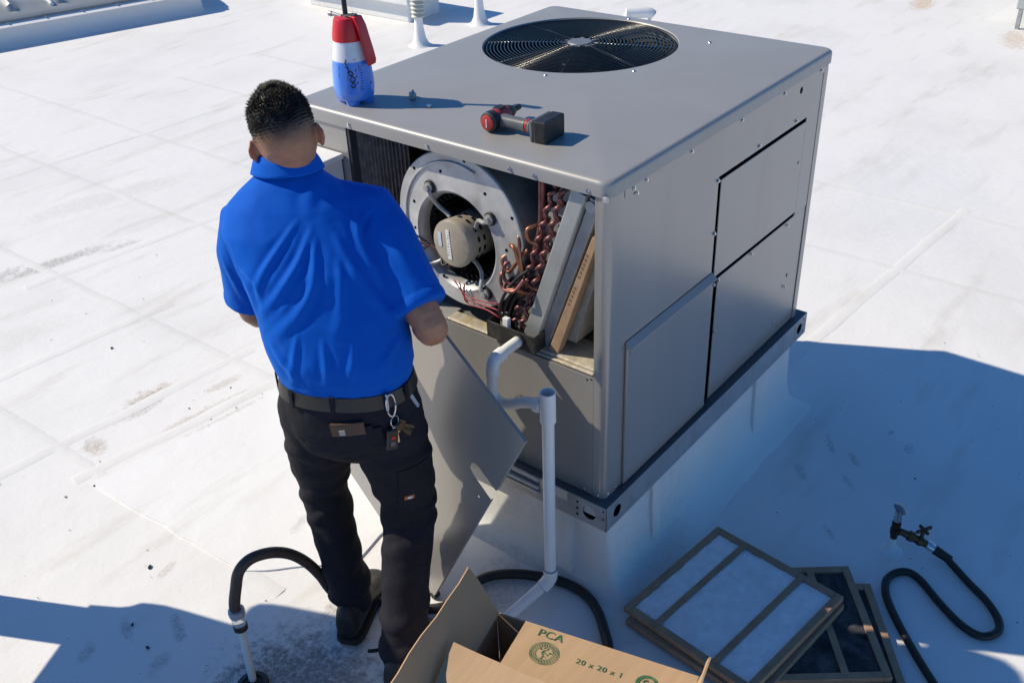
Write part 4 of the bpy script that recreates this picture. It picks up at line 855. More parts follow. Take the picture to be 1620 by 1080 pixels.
# ================================================================== CORDLESS DRIVER lying on its side
t = thing('cordless_driver', 'red and black cordless impact driver lying on its side on the unit\'s top', 'power tool', (.15, .40, ZT), (0, 0, 0))
hx = V((.985, .05, 0)).normalized()                       # nose direction
hc = V((.145, .502, ZT+.034))                             # rear cap centre
hd = V((.10, -.99, 0)).normalized()                       # grip direction
def rr_(c, ux, uy, a, b, n=18, e=2.6):
    o = []
    for i in range(n):
        th = 2*PI*i/n; cx_, sx_ = math.cos(th), math.sin(th)
        o.append(c+ux*(a*math.copysign(abs(cx_)**(2/e), cx_))+uy*(b*math.copysign(abs(sx_)**(2/e), sx_)))
    return o
zz = V((0, 0, 1)); hyy = hx.cross(zz)
bm = BM(); loft(bm, [ring(hc+hx*d_, hx, r_, 20, *orth(hx)) for r_, d_ in ((.024, -.001), (.031, .004), (.0325, .02), (.032, .03))]); obj('rear_collar', bm, 'drill_black', t, smooth=40)
bm = BM(); lathe(bm, [(.0245, 0), (.0235, .004), (.018, .006), (.001, .0065)], hc-hx*.0005, -hx, 24); rc = obj('rear_cap', bm, 'drill_red', t, smooth=40)
bm = BM(); o_, p_ = orth(-hx)
for k in range(5): box(bm, (-.0018, -.014+.0055*k, -.0003), (.0018, -.010+.0055*k, .0005), Matrix(((hyy.x, 0, -hx.x, hc.x-hx.x*.0072), (hyy.y, 0, -hx.y, hc.y-hx.y*.0072), (hyy.z, 1, -hx.z, hc.z), (0, 0, 0, 1))))
obj('badge_lettering', bm, 'label', rc)
bm = BM(); loft(bm, [ring(hc+hx*d_, hx, r_, 20, *orth(hx)) for r_, d_ in ((.0305, .0305), (.0315, .045), (.030, .085), (.025, .10))]); obj('motor_housing', bm, 'drill_red', t, smooth=40)
bm = BM(); box(bm, (.045, -.014, .0285), (.085, .014, .0325), Matrix(((hx.x, hyy.x, 0, hc.x), (hx.y, hyy.y, 0, hc.y), (0, 0, 1, hc.z), (0, 0, 0, 1)))); obj('top_plate', bm, 'drill_black', t, bevel=.003)
bm = BM(); loft(bm, [ring(hc+hx*d_, hx, r_, 20, *orth(hx)) for r_, d_ in ((.0255, .1005), (.023, .115), (.014, .138), (.010, .142))]); obj('gear_case', bm, 'drill_black', t, smooth=40)
bm = BM(); loft(bm, [ring(hc+hx*d_, hx, r_, 14, *orth(hx)) for r_, d_ in ((.0095, .1425), (.0095, .172), (.007, .175))]); obj('chuck', bm, 'drill_black', t, smooth=40)
g0 = hc+hx*.045
R = []
for d_, a, b, dx in ((.018, .026, .022, .002), (.035, .022, .020, .0), (.06, .0195, .019, -.003), (.085, .0205, .0195, -.004), (.105, .0195, .0185, -.005), (.118, .021, .020, -.006)):
    R.append(rr_(g0+hd*d_+hx*dx-V((0, 0, .002)), hx, zz, a, b))
bm = BM(); loft(bm, R); obj('grip', bm, 'drill_grey', t, smooth=50)
bm = BM(); loft(bm, [rr_(g0+hd*d_+hx*(-.0045)-V((0, 0, .002)), hx, zz, .0215, .0205) for d_ in (.119, .129)]); obj('grip_band', bm, 'drill_red', t, smooth=50, bevel=.001)
bm = BM(); loft(bm, [rr_(g0+hd*d_+hx*(-.006)-V((0, 0, .002)), hx, zz, a, b) for d_, a, b in ((.1295, .02, .019), (.137, .0225, .0215), (.140, .0215, .0205), (.150, .024, .023), (.158, .025, .024))]); obj('grip_neck', bm, 'drill_grey', t, smooth=30)
bm = BM(); c_ = g0+hd*.165+hx*.0; Mt = Matrix(((hx.x, hd.x, 0, c_.x), (hx.y, hd.y, 0, c_.y), (0, 0, 1, ZT+.0345), (0, 0, 0, 1)))
box(bm, (-.052, -.008, -.034), (.052, .006, .034), Mt); obj('battery_mount', bm, 'drill_grey', t, bevel=.005)
bm = BM(); box(bm, (-.054, .0065, -.0345), (.054, .052, .036), Mt); obj('battery', bm, 'drill_black', t, bevel=.006)
bm = BM(); tube(bm, [g0+hd*.03+hx*.022, g0+hd*.05+hx*.024], .008, 8, True); obj('trigger', bm, 'drill_red', t, smooth=60)
t.scale = (.87,)*3; t.location += V((-.018, .0, 0))

# ================================================================== THE TECHNICIAN
PB = V((-.53, .45, 0))
man = thing('person', 'technician in royal blue polo shirt and black trousers, seen from behind holding a panel', 'person', tuple(PB))
def ell(bm, c, ax, rad, seg=24, rg=14):
    """ellipsoid with axes ax (3 vectors) and radii rad"""
    rings = []
    for i in range(1, rg):
        th = PI*i/rg; rings.append([V(c)+ax[2]*(rad[2]*math.cos(th))+ax[0]*(rad[0]*math.sin(th)*math.cos(2*PI*k/seg))+ax[1]*(rad[1]*math.sin(th)*math.sin(2*PI*k/seg)) for k in range(seg)])
    loft(bm, rings)
def limb(bm, pts, radii, seg=18, n=5):
    pts = [V(p) for p in pts]; sp = spline(pts, n); rs = []
    for i in range(len(pts)-1):
        for k in range(n): t = k/n; t = t*t*(3-2*t); rs.append(radii[i]+(radii[i+1]-radii[i])*t)
    rs.append(radii[-1]); tube(bm, sp, None, seg, rounded=True, radii=rs)
def body_ring(c, z, ang, a, b, n=36, e=2.3, tiltf=0., tiltr=0.):
    r = V((math.cos(ang), math.sin(ang), 0)); f = V((-r.y, r.x, 0)); o = []
    for i in range(n):
        t = 2*PI*i/n; cx_, sx_ = math.cos(t), math.sin(t); x = a*math.copysign(abs(cx_)**(2/e), cx_); y = b*math.copysign(abs(sx_)**(2/e), sx_)
        o.append(V((c[0], c[1], z))+r*x+f*y+V((0, 0, y*tiltf+x*tiltr)))
    return o
AP, ASH = math.atan2(-.87, .49), math.atan2(-.70, .71)
# joints
NECK = V((-.405, .69, 1.458)); HC = V((-.398, .684, 1.563))
RS, LS = V((-.297, .535, 1.362)), V((-.502, .766, 1.338))
RE, LE = V((-.348, .305, 1.130)), V((-.490, .820, 1.072))
RW, LW = V((-.268, .400, 1.062)), V((-.262, .735, .985))
RH_, LH_ = V((-.66, 0, 0)), V((-.53, .555, .90))
RHIP, LHIP = V((-.445, .40, .90)), V((-.536, .566, .90))
RK, LK = V((-.405, .400, .535)), V((-.478, .672, .51))
RA, LA = V((-.560, .330, .09)), V((-.503, .598, .09))
hz = V((.52, .62, .59)).normalized()*0
# head axes
hf = V((.68, .70, -.22)).normalized(); hr0 = V((.70, -.68, .19)).normalized(); hu = hr0.cross(hf).normalized(); hr = hf.cross(hu)
def head_bm():
    bm = BM(); bmesh.ops.create_icosphere(bm, subdivisions=5, radius=1)
    g = lambda d, s: math.exp(-(d*d)/(2*s*s))
    for v in bm.verts:
        x, y, z = v.co; X = .0735*x; Y = .098*y; Z = .116*z
        if z < 0:
            k = -z; X *= 1-.22*k**1.6
            if y < 0: Y *= 1-.30*k
            else: Y *= 1-.08*k
        if z > 0: X *= 1+.05*math.sin(z*PI)
        if y < 0 and z > -.3: Y *= 1.03
        if y > 0:
            Y += .024*g(x, .13)*g(z+.18, .14)+.005*g(z-.15, .1)*(abs(x) < .75)-.007*(g(x-.38, .14)+g(x+.38, .14))*g(z-.02, .09)
            Y += .006*g(x, .25)*g(z+.50, .05)+.012*g(x, .3)*g(z+.85, .15)
        v.co = HC+hr*X+hf*Y+hu*Z
    return bm
bm = head_bm()
# neck
limb(bm, [NECK+V((0, 0, -.06)), NECK+V((.004, .0, .03)), HC-hu*.05-hf*.015], [.066, .054, .053])
# ears
for s in (-1, 1):
    ec = HC+hr*(.076*s)-hu*.018-hf*.012; ax = [ (hr*.55*s-hf*.75).normalized(), None, hu ]
    nrm = (hr*.86*s+hf*.30).normalized(); out = (hr*.62*s-hf*.78).normalized()
    nrm = out.cross(hu).normalized()
    cc = ec+out*.007
    ell(bm, cc, [out, nrm, hu], (.0155, .0065, .031), 18, 12)
    torus(bm, cc+nrm*.000, nrm, .0175, .0045, 22, 6)
# torso, inside the shirt
loft(bm, [body_ring((-.487, .477), .88, AP, .135, .09), body_ring((-.487, .480), 1.0, AP, .14, .09), body_ring((-.465, .54), 1.2, AP*.5+ASH*.5, .15, .10), body_ring((-.435, .61), 1.35, ASH, .16, .10), body_ring((-.41, .67), 1.44, ASH, .11, .07)])
for (a, b, c) in ((RHIP, RK, RA), (LHIP, LK, LA)): limb(bm, [a, b, c+V((0, 0, .02))], [.07, .045, .038])
# arms
def hand(bm, wr, palm, kn, up, thumb_dir, curl):
    """wr wrist, palm direction, kn knuckle line direction, curl: list of finger paths relative"""
    pass
for S_, E_, W_, s in ((RS, RE, RW, 1), (LS, LE, LW, -1)):
    limb(bm, [S_, S_.lerp(E_, .5), E_, E_.lerp(W_, .35), W_], [.052, .048, .044, .043, .029])
# hands close on the edge of the loose panel: palm on the outer face, fingers hooked over the edge
def grip(bm, W_, e0, along, over, inn):
    """e0: where the middle knuckle meets the edge; along: edge direction (index to little); over: across the edge; inn: into the back of the panel"""
    pc = W_.lerp(e0, .58)
    ell(bm, pc, [along, (e0-W_).normalized(), along.cross((e0-W_).normalized()).normalized()], (.041, .05, .017), 18, 12)
    for k, (o, L) in enumerate(((.032, .92), (.011, 1.05), (-.010, 1.0), (-.030, .82))):
        base = pc.lerp(e0, .55)+along*o; knuckle = e0+along*o*1.02-inn*.012+over*.002
        mid = e0+along*(o*.98)+over*.017*L+inn*.006; tip = e0+along*(o*.95)+over*.006+inn*.030*L; tip2 = e0+along*(o*.93)-over*.014*L+inn*.034
        limb(bm, [base, knuckle, mid, tip, tip2], [.0105, .0102, .0094, .0086, .0076], 10, 4)
    tb_ = W_.lerp(e0, .30)+along*.034; limb(bm, [tb_, tb_+(e0-W_)*.28+along*.022, e0-over*.030+along*.052-inn*.013, e0-over*.010+along*.066-inn*.014], [.013, .0125, .0105, .0085], 10, 4)
nb = -nn                                    # behind the panel (away from the photographer)
Redge = Gp+ud*PL+vd*.45; grip(bm, RW, Redge, vd, ud, nb)
Ledge = Gp+ud*(PL*.82)+vd*PH; grip(bm, LW, Ledge, ud, vd, nb)
bme = eval_mesh(bm, [('REMESH', dict(mode='VOXEL', voxel_size=.0042, use_smooth_shade=True)), ('SMOOTH', dict(factor=.5, iterations=4))])
co = get_co(bme)
# hair mask on the head, red glow through the ears is left to the light; ears a little redder
bno = get_no(bme); rel = co-np.array(HC); zz_ = rel@np.array(hu); back = (np.linalg.norm(rel, axis=1) < .16) & (rel@np.array(hf) < .02)
dz = np.where(back, -.0022*np.exp(-((zz_+.078+.006*np.sin((rel@np.array(hr))*40))/.0035)**2)-.0015*np.exp(-((zz_+.060+.004*np.sin((rel@np.array(hr))*55+1))/.003)**2), 0)
ej = np.array([.0016*noise.noise(V(c)*60) if c[2] < 1.25 else 0 for c in co]); el = np.linalg.norm(co-np.array(RE), axis=1); dz = dz+ej*(el < .2)-.0018*np.exp(-((el-.046)/.006)**2)*(el < .1)
co = co+bno*dz[:, None]; set_co(bme, co)
vc = bme.color_attributes.new('hair', 'FLOAT_COLOR', 'POINT'); vals = np.zeros((len(co), 4)); vals[:, 3] = 1
rel = co-np.array(HC); hU = rel@np.array(hu); hF = rel@np.array(hf); hR = rel@np.array(hr)
near = (np.linalg.norm(rel, axis=1) < .15)
line = np.where(hF < .05, -.030+.012*np.abs(hR)/.08, .02+.3*(hF-.05))       # lower end of the fade
dens = .97*np.clip((hU-line)/.062, 0, 1)**.85
front = np.clip((hF-.055)/.01, 0, 1)*np.clip((.062-hU)/.01, 0, 1)
earm = (np.abs(hR) > .080) & (hU < .03) & (hU > -.06)
vals[:, 0] = np.where(near, dens*(1-front)*(~earm), 0); vals[:, 1] = np.where(near & earm, .55, 0)
vc.data.foreach_set('color', vals.ravel())
bme.name = 'body'; body = link('body', bme, 'skin', man, smooth=180); bme.transform(Matrix.Translation(-PB))
for s in (-1, 1):
    bm = BM(); ell(bm, HC+hr*(.030*s)+hf*.082+hu*.003, [hr, hf, hu], (.012, .012, .012), 12, 8); obj('eye', bm, 'eye', man, smooth=180)
# hair: a close cap and several thousand short curls
hm = head_bm(); hme = bpy.data.meshes.new('h'); hm.to_mesh(hme); hm.free()
hco, hno = get_co(hme), get_no(hme); rel = hco-np.array(HC); hu_, hf_, hr_ = rel@np.array(hu), rel@np.array(hf), rel@np.array(hr)
jit = np.array([noise.noise(V(c)*90)+.6*noise.noise(V(c)*210) for c in hco])
lim = .010*jit+np.where(hf_ > .04, .055+.25*(hf_-.04), .036+.004*np.sin(hr_*50)-.010*np.abs(hr_)/.07); g_ = np.clip((hu_-lim)/.05, 0, 1); gx_ = np.clip((hu_-lim+.034)/.034, 0, 1)
bm = BM(); bm.from_mesh(hme); bm.verts.ensure_lookup_table()
for i, v in enumerate(bm.verts):
    k = noise.noise(V(hco[i])*45)*.7+noise.noise(V(hco[i])*110)*.3
    v.co = V(hco[i])+V(hno[i])*(g_[i]*(.0050+.0022*k)-.0012)
bmesh.ops.delete(bm, geom=[v for i, v in enumerate(bm.verts) if g_[i] <= 0], context='VERTS')
hair = obj('hair', bm, 'hair', man, smooth=180)
bm = BM(); cand = [i for i in range(len(hco)) if gx_[i] > .02]
fa = {}
for k in range(22000):
    i = random.choice(cand)
    if random.random() > gx_[i]**2.2*.9+.6*(g_[i] > .1): continue
    n_ = V(hno[i]); p = V(hco[i])+V([random.uniform(-.002, .002) for _ in range(3)])+n_*(-.0003+.0046*g_[i])
    L = (.0012+.0018*gx_[i]+.0075*g_[i])*random.uniform(.6, 1.25); sw = V([noise.noise(p*45+V((q, 0, 0))) for q in (0, 31, 77)])
    d1 = (n_*(.45+.4*g_[i])+sw*(.5+.8*g_[i])+hf*.2-hu*.5*(1-g_[i])).normalized(); d2 = (d1*.5+sw.cross(n_)*1.6+n_*.1).normalized(); s1 = d1.orthogonal().normalized()*.00042; s2 = d1.cross(s1).normalized()*.00042
    a = [bm.verts.new(p+s1), bm.verts.new(p-s1*.5+s2), bm.verts.new(p-s1*.5-s2)]; m_ = p+d1*L*.6; b = [bm.verts.new(m_+s1*.8), bm.verts.new(m_-s1*.4+s2*.8), bm.verts.new(m_-s1*.4-s2*.8)]; e = bm.verts.new(m_+d2*L*.6)
    for q in range(3): bm.faces.new((a[q], a[(q+1) % 3], b[(q+1) % 3], b[q])); bm.faces.new((b[q], b[(q+1) % 3], e))
obj('curls', bm, 'hair', hair, smooth=180, kind='stuff')

# ---- shirt
bm = BM()
loft(bm, [body_ring((-.489, .478), .985, AP, .150, .105), body_ring((-.489, .478), 1.005, AP, .166, .117), body_ring((-.487, .484), 1.035, AP, .181, .131), body_ring((-.483, .497), 1.085, AP*.9+ASH*.1, .185, .137, tiltf=0), body_ring((-.470, .530), 1.18, AP*.65+ASH*.35, .181, .135), body_ring((-.450, .585), 1.29, AP*.25+ASH*.75, .192, .136),
          body_ring((-.435, .635), 1.355, ASH, .196, .122, tiltf=-.1), body_ring((-.420, .663), 1.405, ASH, .168, .102, tiltf=-.2), body_ring((-.412, .678), 1.438, ASH, .125, .085, tiltf=-.25), body_ring((-.405, .687), 1.468, ASH, .084, .068, tiltf=-.3), body_ring((-.403, .691), 1.482, ASH, .066, .060, tiltf=-.3)])
for S_, E_, s in ((RS, RE, 1), (LS, LE, -1)):
    d_ = (E_-S_); inw = (NECK-S_); inw.z = 0; inw.normalize(); e1 = S_+d_*.86
    tube(bm, [S_+inw*.07+V((0, 0, .022)), S_+V((0, 0, .004))-inw*.004, S_+d_*.25-inw*.006, S_+d_*.5, S_+d_*.75, e1], None, 24, radii=[.060, .070, .077, .0755, .073, .074])
sme = eval_mesh(bm, [('REMESH', dict(mode='VOXEL', voxel_size=.0052, use_smooth_shade=True)), ('SMOOTH', dict(factor=.5, iterations=14))])
sco, sno = get_co(sme), get_no(sme)
#FOLDS
disp = np.zeros(len(sco))
FOLDS = [([(-0.497, 0.596, 1.425), (-0.567, 0.626, 1.382), (-0.608, 0.664, 1.338), (-0.572, 0.759, 1.251)], 0.012, 0.007), ([(-0.495, 0.567, 1.402), (-0.558, 0.575, 1.351), (-0.605, 0.59, 1.299), (-0.622, 0.609, 1.245)], 0.01, 0.008), ([(-0.481, 0.537, 1.388), (-0.536, 0.527, 1.33), (-0.595, 0.54, 1.268), (-0.627, 0.593, 1.195)], 0.011, 0.009), ([(-0.485, 0.527, 1.376), (-0.522, 0.496, 1.317), (-0.553, 0.482, 1.266), (-0.594, 0.498, 1.211), (-0.633, 0.555, 1.144)], 0.013, 0.009), ([(-0.602, 0.71, 1.356), (-0.61, 0.685, 1.298), (-0.621, 0.623, 1.27), (-0.626, 0.606, 1.204)], 0.01, -0.008), ([(-0.286, 0.475, 1.406), (-0.358, 0.475, 1.373), (-0.395, 0.452, 1.343), (-0.401, 0.404, 1.282), (-0.399, 0.356, 1.222)], 0.01, -0.007), ([(-0.357, 0.524, 1.419), (-0.394, 0.476, 1.37), (-0.409, 0.422, 1.306), (-0.4, 0.37, 1.231)], 0.012, 0.008), ([(-0.444, 0.506, 1.381), (-0.459, 0.438, 1.306), (-0.446, 0.379, 1.224), (-0.407, 0.348, 1.144)], 0.014, 0.006), ([(-0.465, 0.558, 1.418), (-0.433, 0.577, 1.45), (-0.375, 0.586, 1.464)], 0.02, 0.004), ([(-0.579, 0.437, 1.155), (-0.592, 0.423, 1.103), (-0.599, 0.415, 1.05)], 0.01, 0.006), ([(-0.609, 0.492, 1.168), (-0.627, 0.495, 1.113), (-0.636, 0.506, 1.049)], 0.01, 0.006), ([(-0.531, 0.38, 1.151), (-0.552, 0.372, 1.102), (-0.569, 0.374, 1.054)], 0.01, 0.005), ([(-0.465, 0.349, 1.155), (-0.476, 0.33, 1.103), (-0.481, 0.316, 1.052)], 0.01, 0.006), ([(-0.634, 0.574, 1.133), (-0.638, 0.532, 1.096), (-0.632, 0.491, 1.053)], 0.012, 0.006), ([(-0.404, 0.343, 1.126), (-0.46, 0.329, 1.105), (-0.509, 0.329, 1.067)], 0.012, 0.005), ([(-0.331, 0.458, 1.383), (-0.346, 0.408, 1.335), (-0.352, 0.351, 1.277)], 0.012, 0.005), ([(-0.31, 0.399, 1.34), (-0.309, 0.354, 1.283), (-0.318, 0.314, 1.238)], 0.012, 0.005), ([(-0.576, 0.788, 1.288), (-0.569, 0.769, 1.21), (-0.546, 0.755, 1.134)], 0.01, 0.005), ([(-0.332, 0.528, 1.425), (-0.363, 0.512, 1.407), (-0.396, 0.491, 1.383)], 0.008, 0.005), ([(-0.524, 0.627, 1.423), (-0.568, 0.655, 1.396), (-0.6, 0.678, 1.364)], 0.008, 0.004), ([(-0.466, 0.469, 1.334), (-0.506, 0.43, 1.262), (-0.55, 0.41, 1.176)], 0.012, 0.005)]     # ridges (+) and creases (-): path, width, height
def segdist(P, pl):
    best = np.full(len(P), 9.); tt = np.zeros(len(P)); tot = len(pl)-1; sgn = np.zeros(len(P))
    for i, (a, b) in enumerate(zip(pl, pl[1:])):
        a = np.array(a); b = np.array(b); ab = b-a; t = np.clip(((P-a)@ab)/(ab@ab), 0, 1); d = np.linalg.norm(P-(a+t[:, None]*ab), axis=1)
        m_ = d < best; best[m_] = d[m_]; tt[m_] = (i+t[m_])/tot
    return best, tt
for pl, wd, amp in [f for k, f in enumerate(FOLDS) if k not in (0, 18, 19)]:
    pl = spline(pl, 4)
    d, t = segdist(sco, pl); taper = np.sin(np.clip(t, .02, .98)*PI)**.6
    wd = wd*(.62+.5*t); disp += .85*amp*taper*(np.exp(-(d/wd)**2)-.5*np.exp(-((d-1.7*wd)/(wd*.8))**2))
# soft overall drape, plus gathers just above the belt
for i in range(len(sco)):
    p = V(sco[i]); disp[i] += .0035*noise.noise(V((p.x*9, p.y*9, p.z*4)))+.0012*noise.noise(V((p.x*26, p.y*26, p.z*12)))
    rg = 1-abs(noise.noise(V((p.x*13+7, p.y*13+p.z*9, p.z*5)))); disp[i] += .0022*max(0, rg-.72)/.6
    if p.z < 1.10: disp[i] += .004*noise.noise(V((p.x*22+3, p.y*22, p.z*5)))*min(1, (1.10-p.z)/.06)
    if p.z < 1.02: disp[i] += .004
# sleeve hem bands
for S_, E_ in ((RS, RE), (LS, LE)):
    ax_ = np.array((E_-S_).normalized()); h = (sco-np.array(S_))@ax_; L_ = (E_-S_).length*.86; rad = np.linalg.norm((sco-np.array(S_))-h[:, None]*ax_, axis=1)
    m_ = (rad < .10) & (h > L_-.045); disp[m_] += .0018*np.clip((h[m_]-(L_-.030))/.003, 0, 1)
    m2 = (rad < .10) & (np.abs(h-(L_-.030)) < .004); disp[m2] -= .0015
sco2 = sco+sno*disp[:, None]; set_co(sme, sco2)
sbm = bmesh.new(); sbm.from_mesh(sme)
for _ in range(3): bmesh.ops.smooth_vert(sbm, verts=sbm.verts, factor=.5, use_axis_x=True, use_axis_y=True, use_axis_z=True)
sbm.to_mesh(sme); sbm.free()
sme.name = 'shirt'; sme.transform(Matrix.Translation(-PB)); shirt = link('shirt', sme, 'shirt', man, smooth=180)
# collar
cax = (HC-hu*.05-NECK).normalized(); ctop = V((-.402, .692, 1.497))
cu = V((math.cos(ASH), math.sin(ASH), 0)); cf_ = V((-cu.y, cu.x, 0)); prof = [(.066, .060, -.02), (.064, .058, .012), (.066, .060, .020), (.071, .066, .021), (.080, .077, .004), (.088, .088, -.018), (.0905, .092, -.024)]
bm = BM(); R = []
for a, b, h in prof:
    r_ = []
    for k in range(48):
        th = -PI*.5+.42+(2*PI-.84)*k/47-PI*.0; th = PI/2+.45+(2*PI-.9)*k/47
        r_.append(ctop+cu*(a*math.cos(th))+cf_*(b*math.sin(th))+V((0, 0, h-.16*b*math.sin(th)-.02*max(0, math.sin(th))))+V((0, 0, .003*noise.noise(V((th*1.5, h*20, 2))))))
    R.append(r_)
loft(bm, R, cap=False, closed=False)
obj('collar', bm, 'shirt', man, smooth=180, solid=.0025)

# ---- trousers
bm = BM()
loft(bm, [body_ring((-.489, .478), 1.022, AP, .163, .108), body_ring((-.489, .478), .995, AP, .167, .114), body_ring((-.488, .478), .94, AP, .176, .124), body_ring((-.488, .476), .88, AP, .180, .126), body_ring((-.487, .476), .83, AP, .172, .112), body_ring((-.487, .476), .79, AP, .155, .10), body_ring((-.482, .480), .755, AP, .12, .075)])
limb(bm, [RHIP+V((0, 0, -.0)), RHIP.lerp(RK, .45), RK, RK.lerp(RA, .35), RK.lerp(RA, .7), RA+V((0, 0, .015))], [.098, .098, .0765, .071, .0675, .064], 28, 6)
limb(bm, [LHIP+V((0, 0, -.0)), LHIP.lerp(LK, .45), LK, LK.lerp(LA, .35), LK.lerp(LA, .7), LA+V((.004, .003, .04))], [.098, .092, .071, .066, .064, .061], 28, 6)
tme = eval_mesh(bm, [('REMESH', dict(mode='VOXEL', voxel_size=.0065, use_smooth_shade=True)), ('SMOOTH', dict(factor=.5, iterations=8))])
tco, tno = get_co(tme), get_no(tme); disp = np.zeros(len(tco))
for i in range(len(tco)):
    p = V(tco[i]); z = p.z
    if z < .86:
        K, A = (RK, RA) if (p-RK.lerp(RA, .3)).length < (p-LK.lerp(LA, .3)).length else (LK, LA)
        ang = math.atan2(p.y-K.y, p.x-K.x); wob = noise.noise(V((p.x*5, p.y*5, z*5)))
        ph = z*62+3.2*math.sin(ang+wob*2)+5*wob
        knee = math.exp(-((z-K.z)/.10)**2); low = math.exp(-((z-.16)/.10)**2); hip = math.exp(-((z-.78)/.06)**2)
        s_ = math.sin(ph); disp[i] += (max(s_, -.3))*(.0085*knee+.010*low+.006*hip+.0015)*(.6+.8*abs(noise.noise(V((p.x*9, p.y*9, z*8)))))
        disp[i] += .003*noise.noise(V((p.x*14, p.y*14, z*7)))
    disp[i] += .0015*noise.noise(V((p.x*30, p.y*30, z*20)))
set_co(tme, tco+tno*disp[:, None]); tbvh = bvhtree.BVHTree.FromPolygons([tuple(v) for v in get_co(tme)], [tuple(p.vertices) for p in tme.polygons])
tme.name = 'trousers'; tme.transform(Matrix.Translation(-PB)); trs = link('trousers', tme, 'trouser', man, smooth=180)
def onT(p, lift=.001):
    q, n_, i, d = tbvh.find_nearest(V(p)); u = (V((0, 0, 1))-n_*n_.z).normalized(); return q+n_*lift, n_, u, n_.cross(u)*-1     # point, normal, up, right seen from outside
# belt and its loops
bm = BM(); R = []
for z, g0_ in ((.966, .007), (.966, .0105), (1.004, .0095), (1.004, .006)): R.append(body_ring((-.489, .478), z, AP, .1695+g0_-.006*(z-.966)/.04, .1165+g0_-.005*(z-.966)/.04, 72))
loft(bm, R+[R[0]], cap=False); belt = obj('belt', bm, 'belt', man, smooth=40)
for th in (-PI/2, -PI/2-.62, -PI/2+.75, -.35, PI+.2):
    r_ = V((math.cos(AP), math.sin(AP), 0)); f_ = V((-r_.y, r_.x, 0)); c = V((-.489, .478, .985))+r_*(.1815*math.copysign(abs(math.cos(th))**(2/2.3), math.cos(th)))+f_*(.1285*math.copysign(abs(math.sin(th))**(2/2.3), math.sin(th)))
    n_ = (r_*math.cos(th)/.187+f_*math.sin(th)/.132).normalized(); s_ = V((0, 0, 1)).cross(n_); m4 = Matrix(((s_.x, n_.x, 0, c.x), (s_.y, n_.y, 0, c.y), (0, 0, 1, c.z), (0, 0, 0, 1)))
    bm = BM(); box(bm, (-.006, -.003, -.027), (.006, .0008, .027), m4); obj('belt_loop', bm, 'trouser', man, bevel=.001)
# back pocket, wallet, patch, pocket lining
#POCKETS
def patch(name, c, w_, h_, m, parent, th=.002, rot=0, lift=.001, bev=.0008, nx=6):
    q, n_, u, r_ = onT(c, 0); ca, sa = math.cos(rot), math.sin(rot); u, r_ = u*ca+r_*sa, r_*ca-u*sa
    bm = BM(); A, B = [], []
    for j in range(nx+1):
        for i in range(nx+1):
            p = q+r_*(w_*(i/nx-.5))+u*(h_*(j/nx-.5)); s_, sn, _, _ = tbvh.find_nearest(p); A.append(bm.verts.new(s_+sn*(lift+th))); B.append(bm.verts.new(s_+sn*(lift*.2)))
    k = nx+1
    for j in range(nx):
        for i in range(nx): bm.faces.new((A[j*k+i], A[j*k+i+1], A[(j+1)*k+i+1], A[(j+1)*k+i]))
    bd = [i for i in range(k)]+[j*k+nx for j in range(1, k)]+[nx*k+i for i in range(nx-1, -1, -1)]+[j*k for j in range(nx-1, 0, -1)]
    for a, b in zip(bd, bd[1:]+bd[:1]): bm.faces.new((B[a], B[b], A[b], A[a]))
    return obj(name, bm, m, parent, smooth=40)
wal = thing('wallet', 'brown leather wallet sticking out of the right back trouser pocket', 'wallet', (-.50, .36, .90))
WP = (-.581, .389, .919)
w1 = patch('cover', WP, .085, .034, 'leather', wal, .010, -.12, .002)
patch('card_edge', (-.553, .352, .915), .030, .020, 'trouser', wal, .006, -.2, .002)
patch('emblem', (-.587, .400, .911), .015, .014, mat('silver_emblem', (.4, .38, .36), .4, .4), w1, .0125, -.12, .002)
patch('back_pocket', (-.566, .370, .885), .125, .052, 'trouser', man, .003, -.12, .003)
patch('pocket_lining', (-.420, .313, .945), .008, .062, mat('pale_lining', (.45, .47, .52), .7), man, .004, -.35, .001)
pp = patch('thigh_pocket', (-.442, .318, .655), .115, .20, 'trouser', man, .002, 0, .001)
lg = patch('logo_patch', (-.462, .330, .650), .026, .018, 'orange', pp, .0052, 0, .001)
patch('logo_band', (-.4615, .3295, .6515), .012, .010, 'label', lg, .0062, 0, .001)

# ---- keys on a snap hook
kq, kn_, ku, kr = onT((-.497, .326, .985), .012)
keys = thing('key_ring', 'bunch of keys with a black car key on a snap hook at the man\'s belt', 'keys', tuple(kq))
def kp(a, b, h): return kq+kr*a+V((0, 0, 1))*b*.97+kn_*h-kn_*0
bm = BM(); pts = [kp(.012*math.cos(t), -.012+.034*math.sin(t), .008) for t in np.linspace(0, 2*PI, 25)]; tube(bm, pts, .0024, 8); obj('snap_hook', bm, 'chrome', keys, smooth=180)
bm = BM(); pts = [kp(-.012+.004*math.cos(t), -.0+.030*math.sin(t), .010) for t in np.linspace(-1.2, 1.2, 7)]; tube(bm, pts, .0028, 8); obj('gate', bm, mat('blue_steel', (.35, .45, .62), .3, .8), keys, smooth=180)
bm = BM(); torus(bm, kp(.004, -.062, .010), (kn_+kr*.5).normalized(), .014, .0014, 24, 6); obj('split_ring', bm, 'chrome', keys, smooth=180)
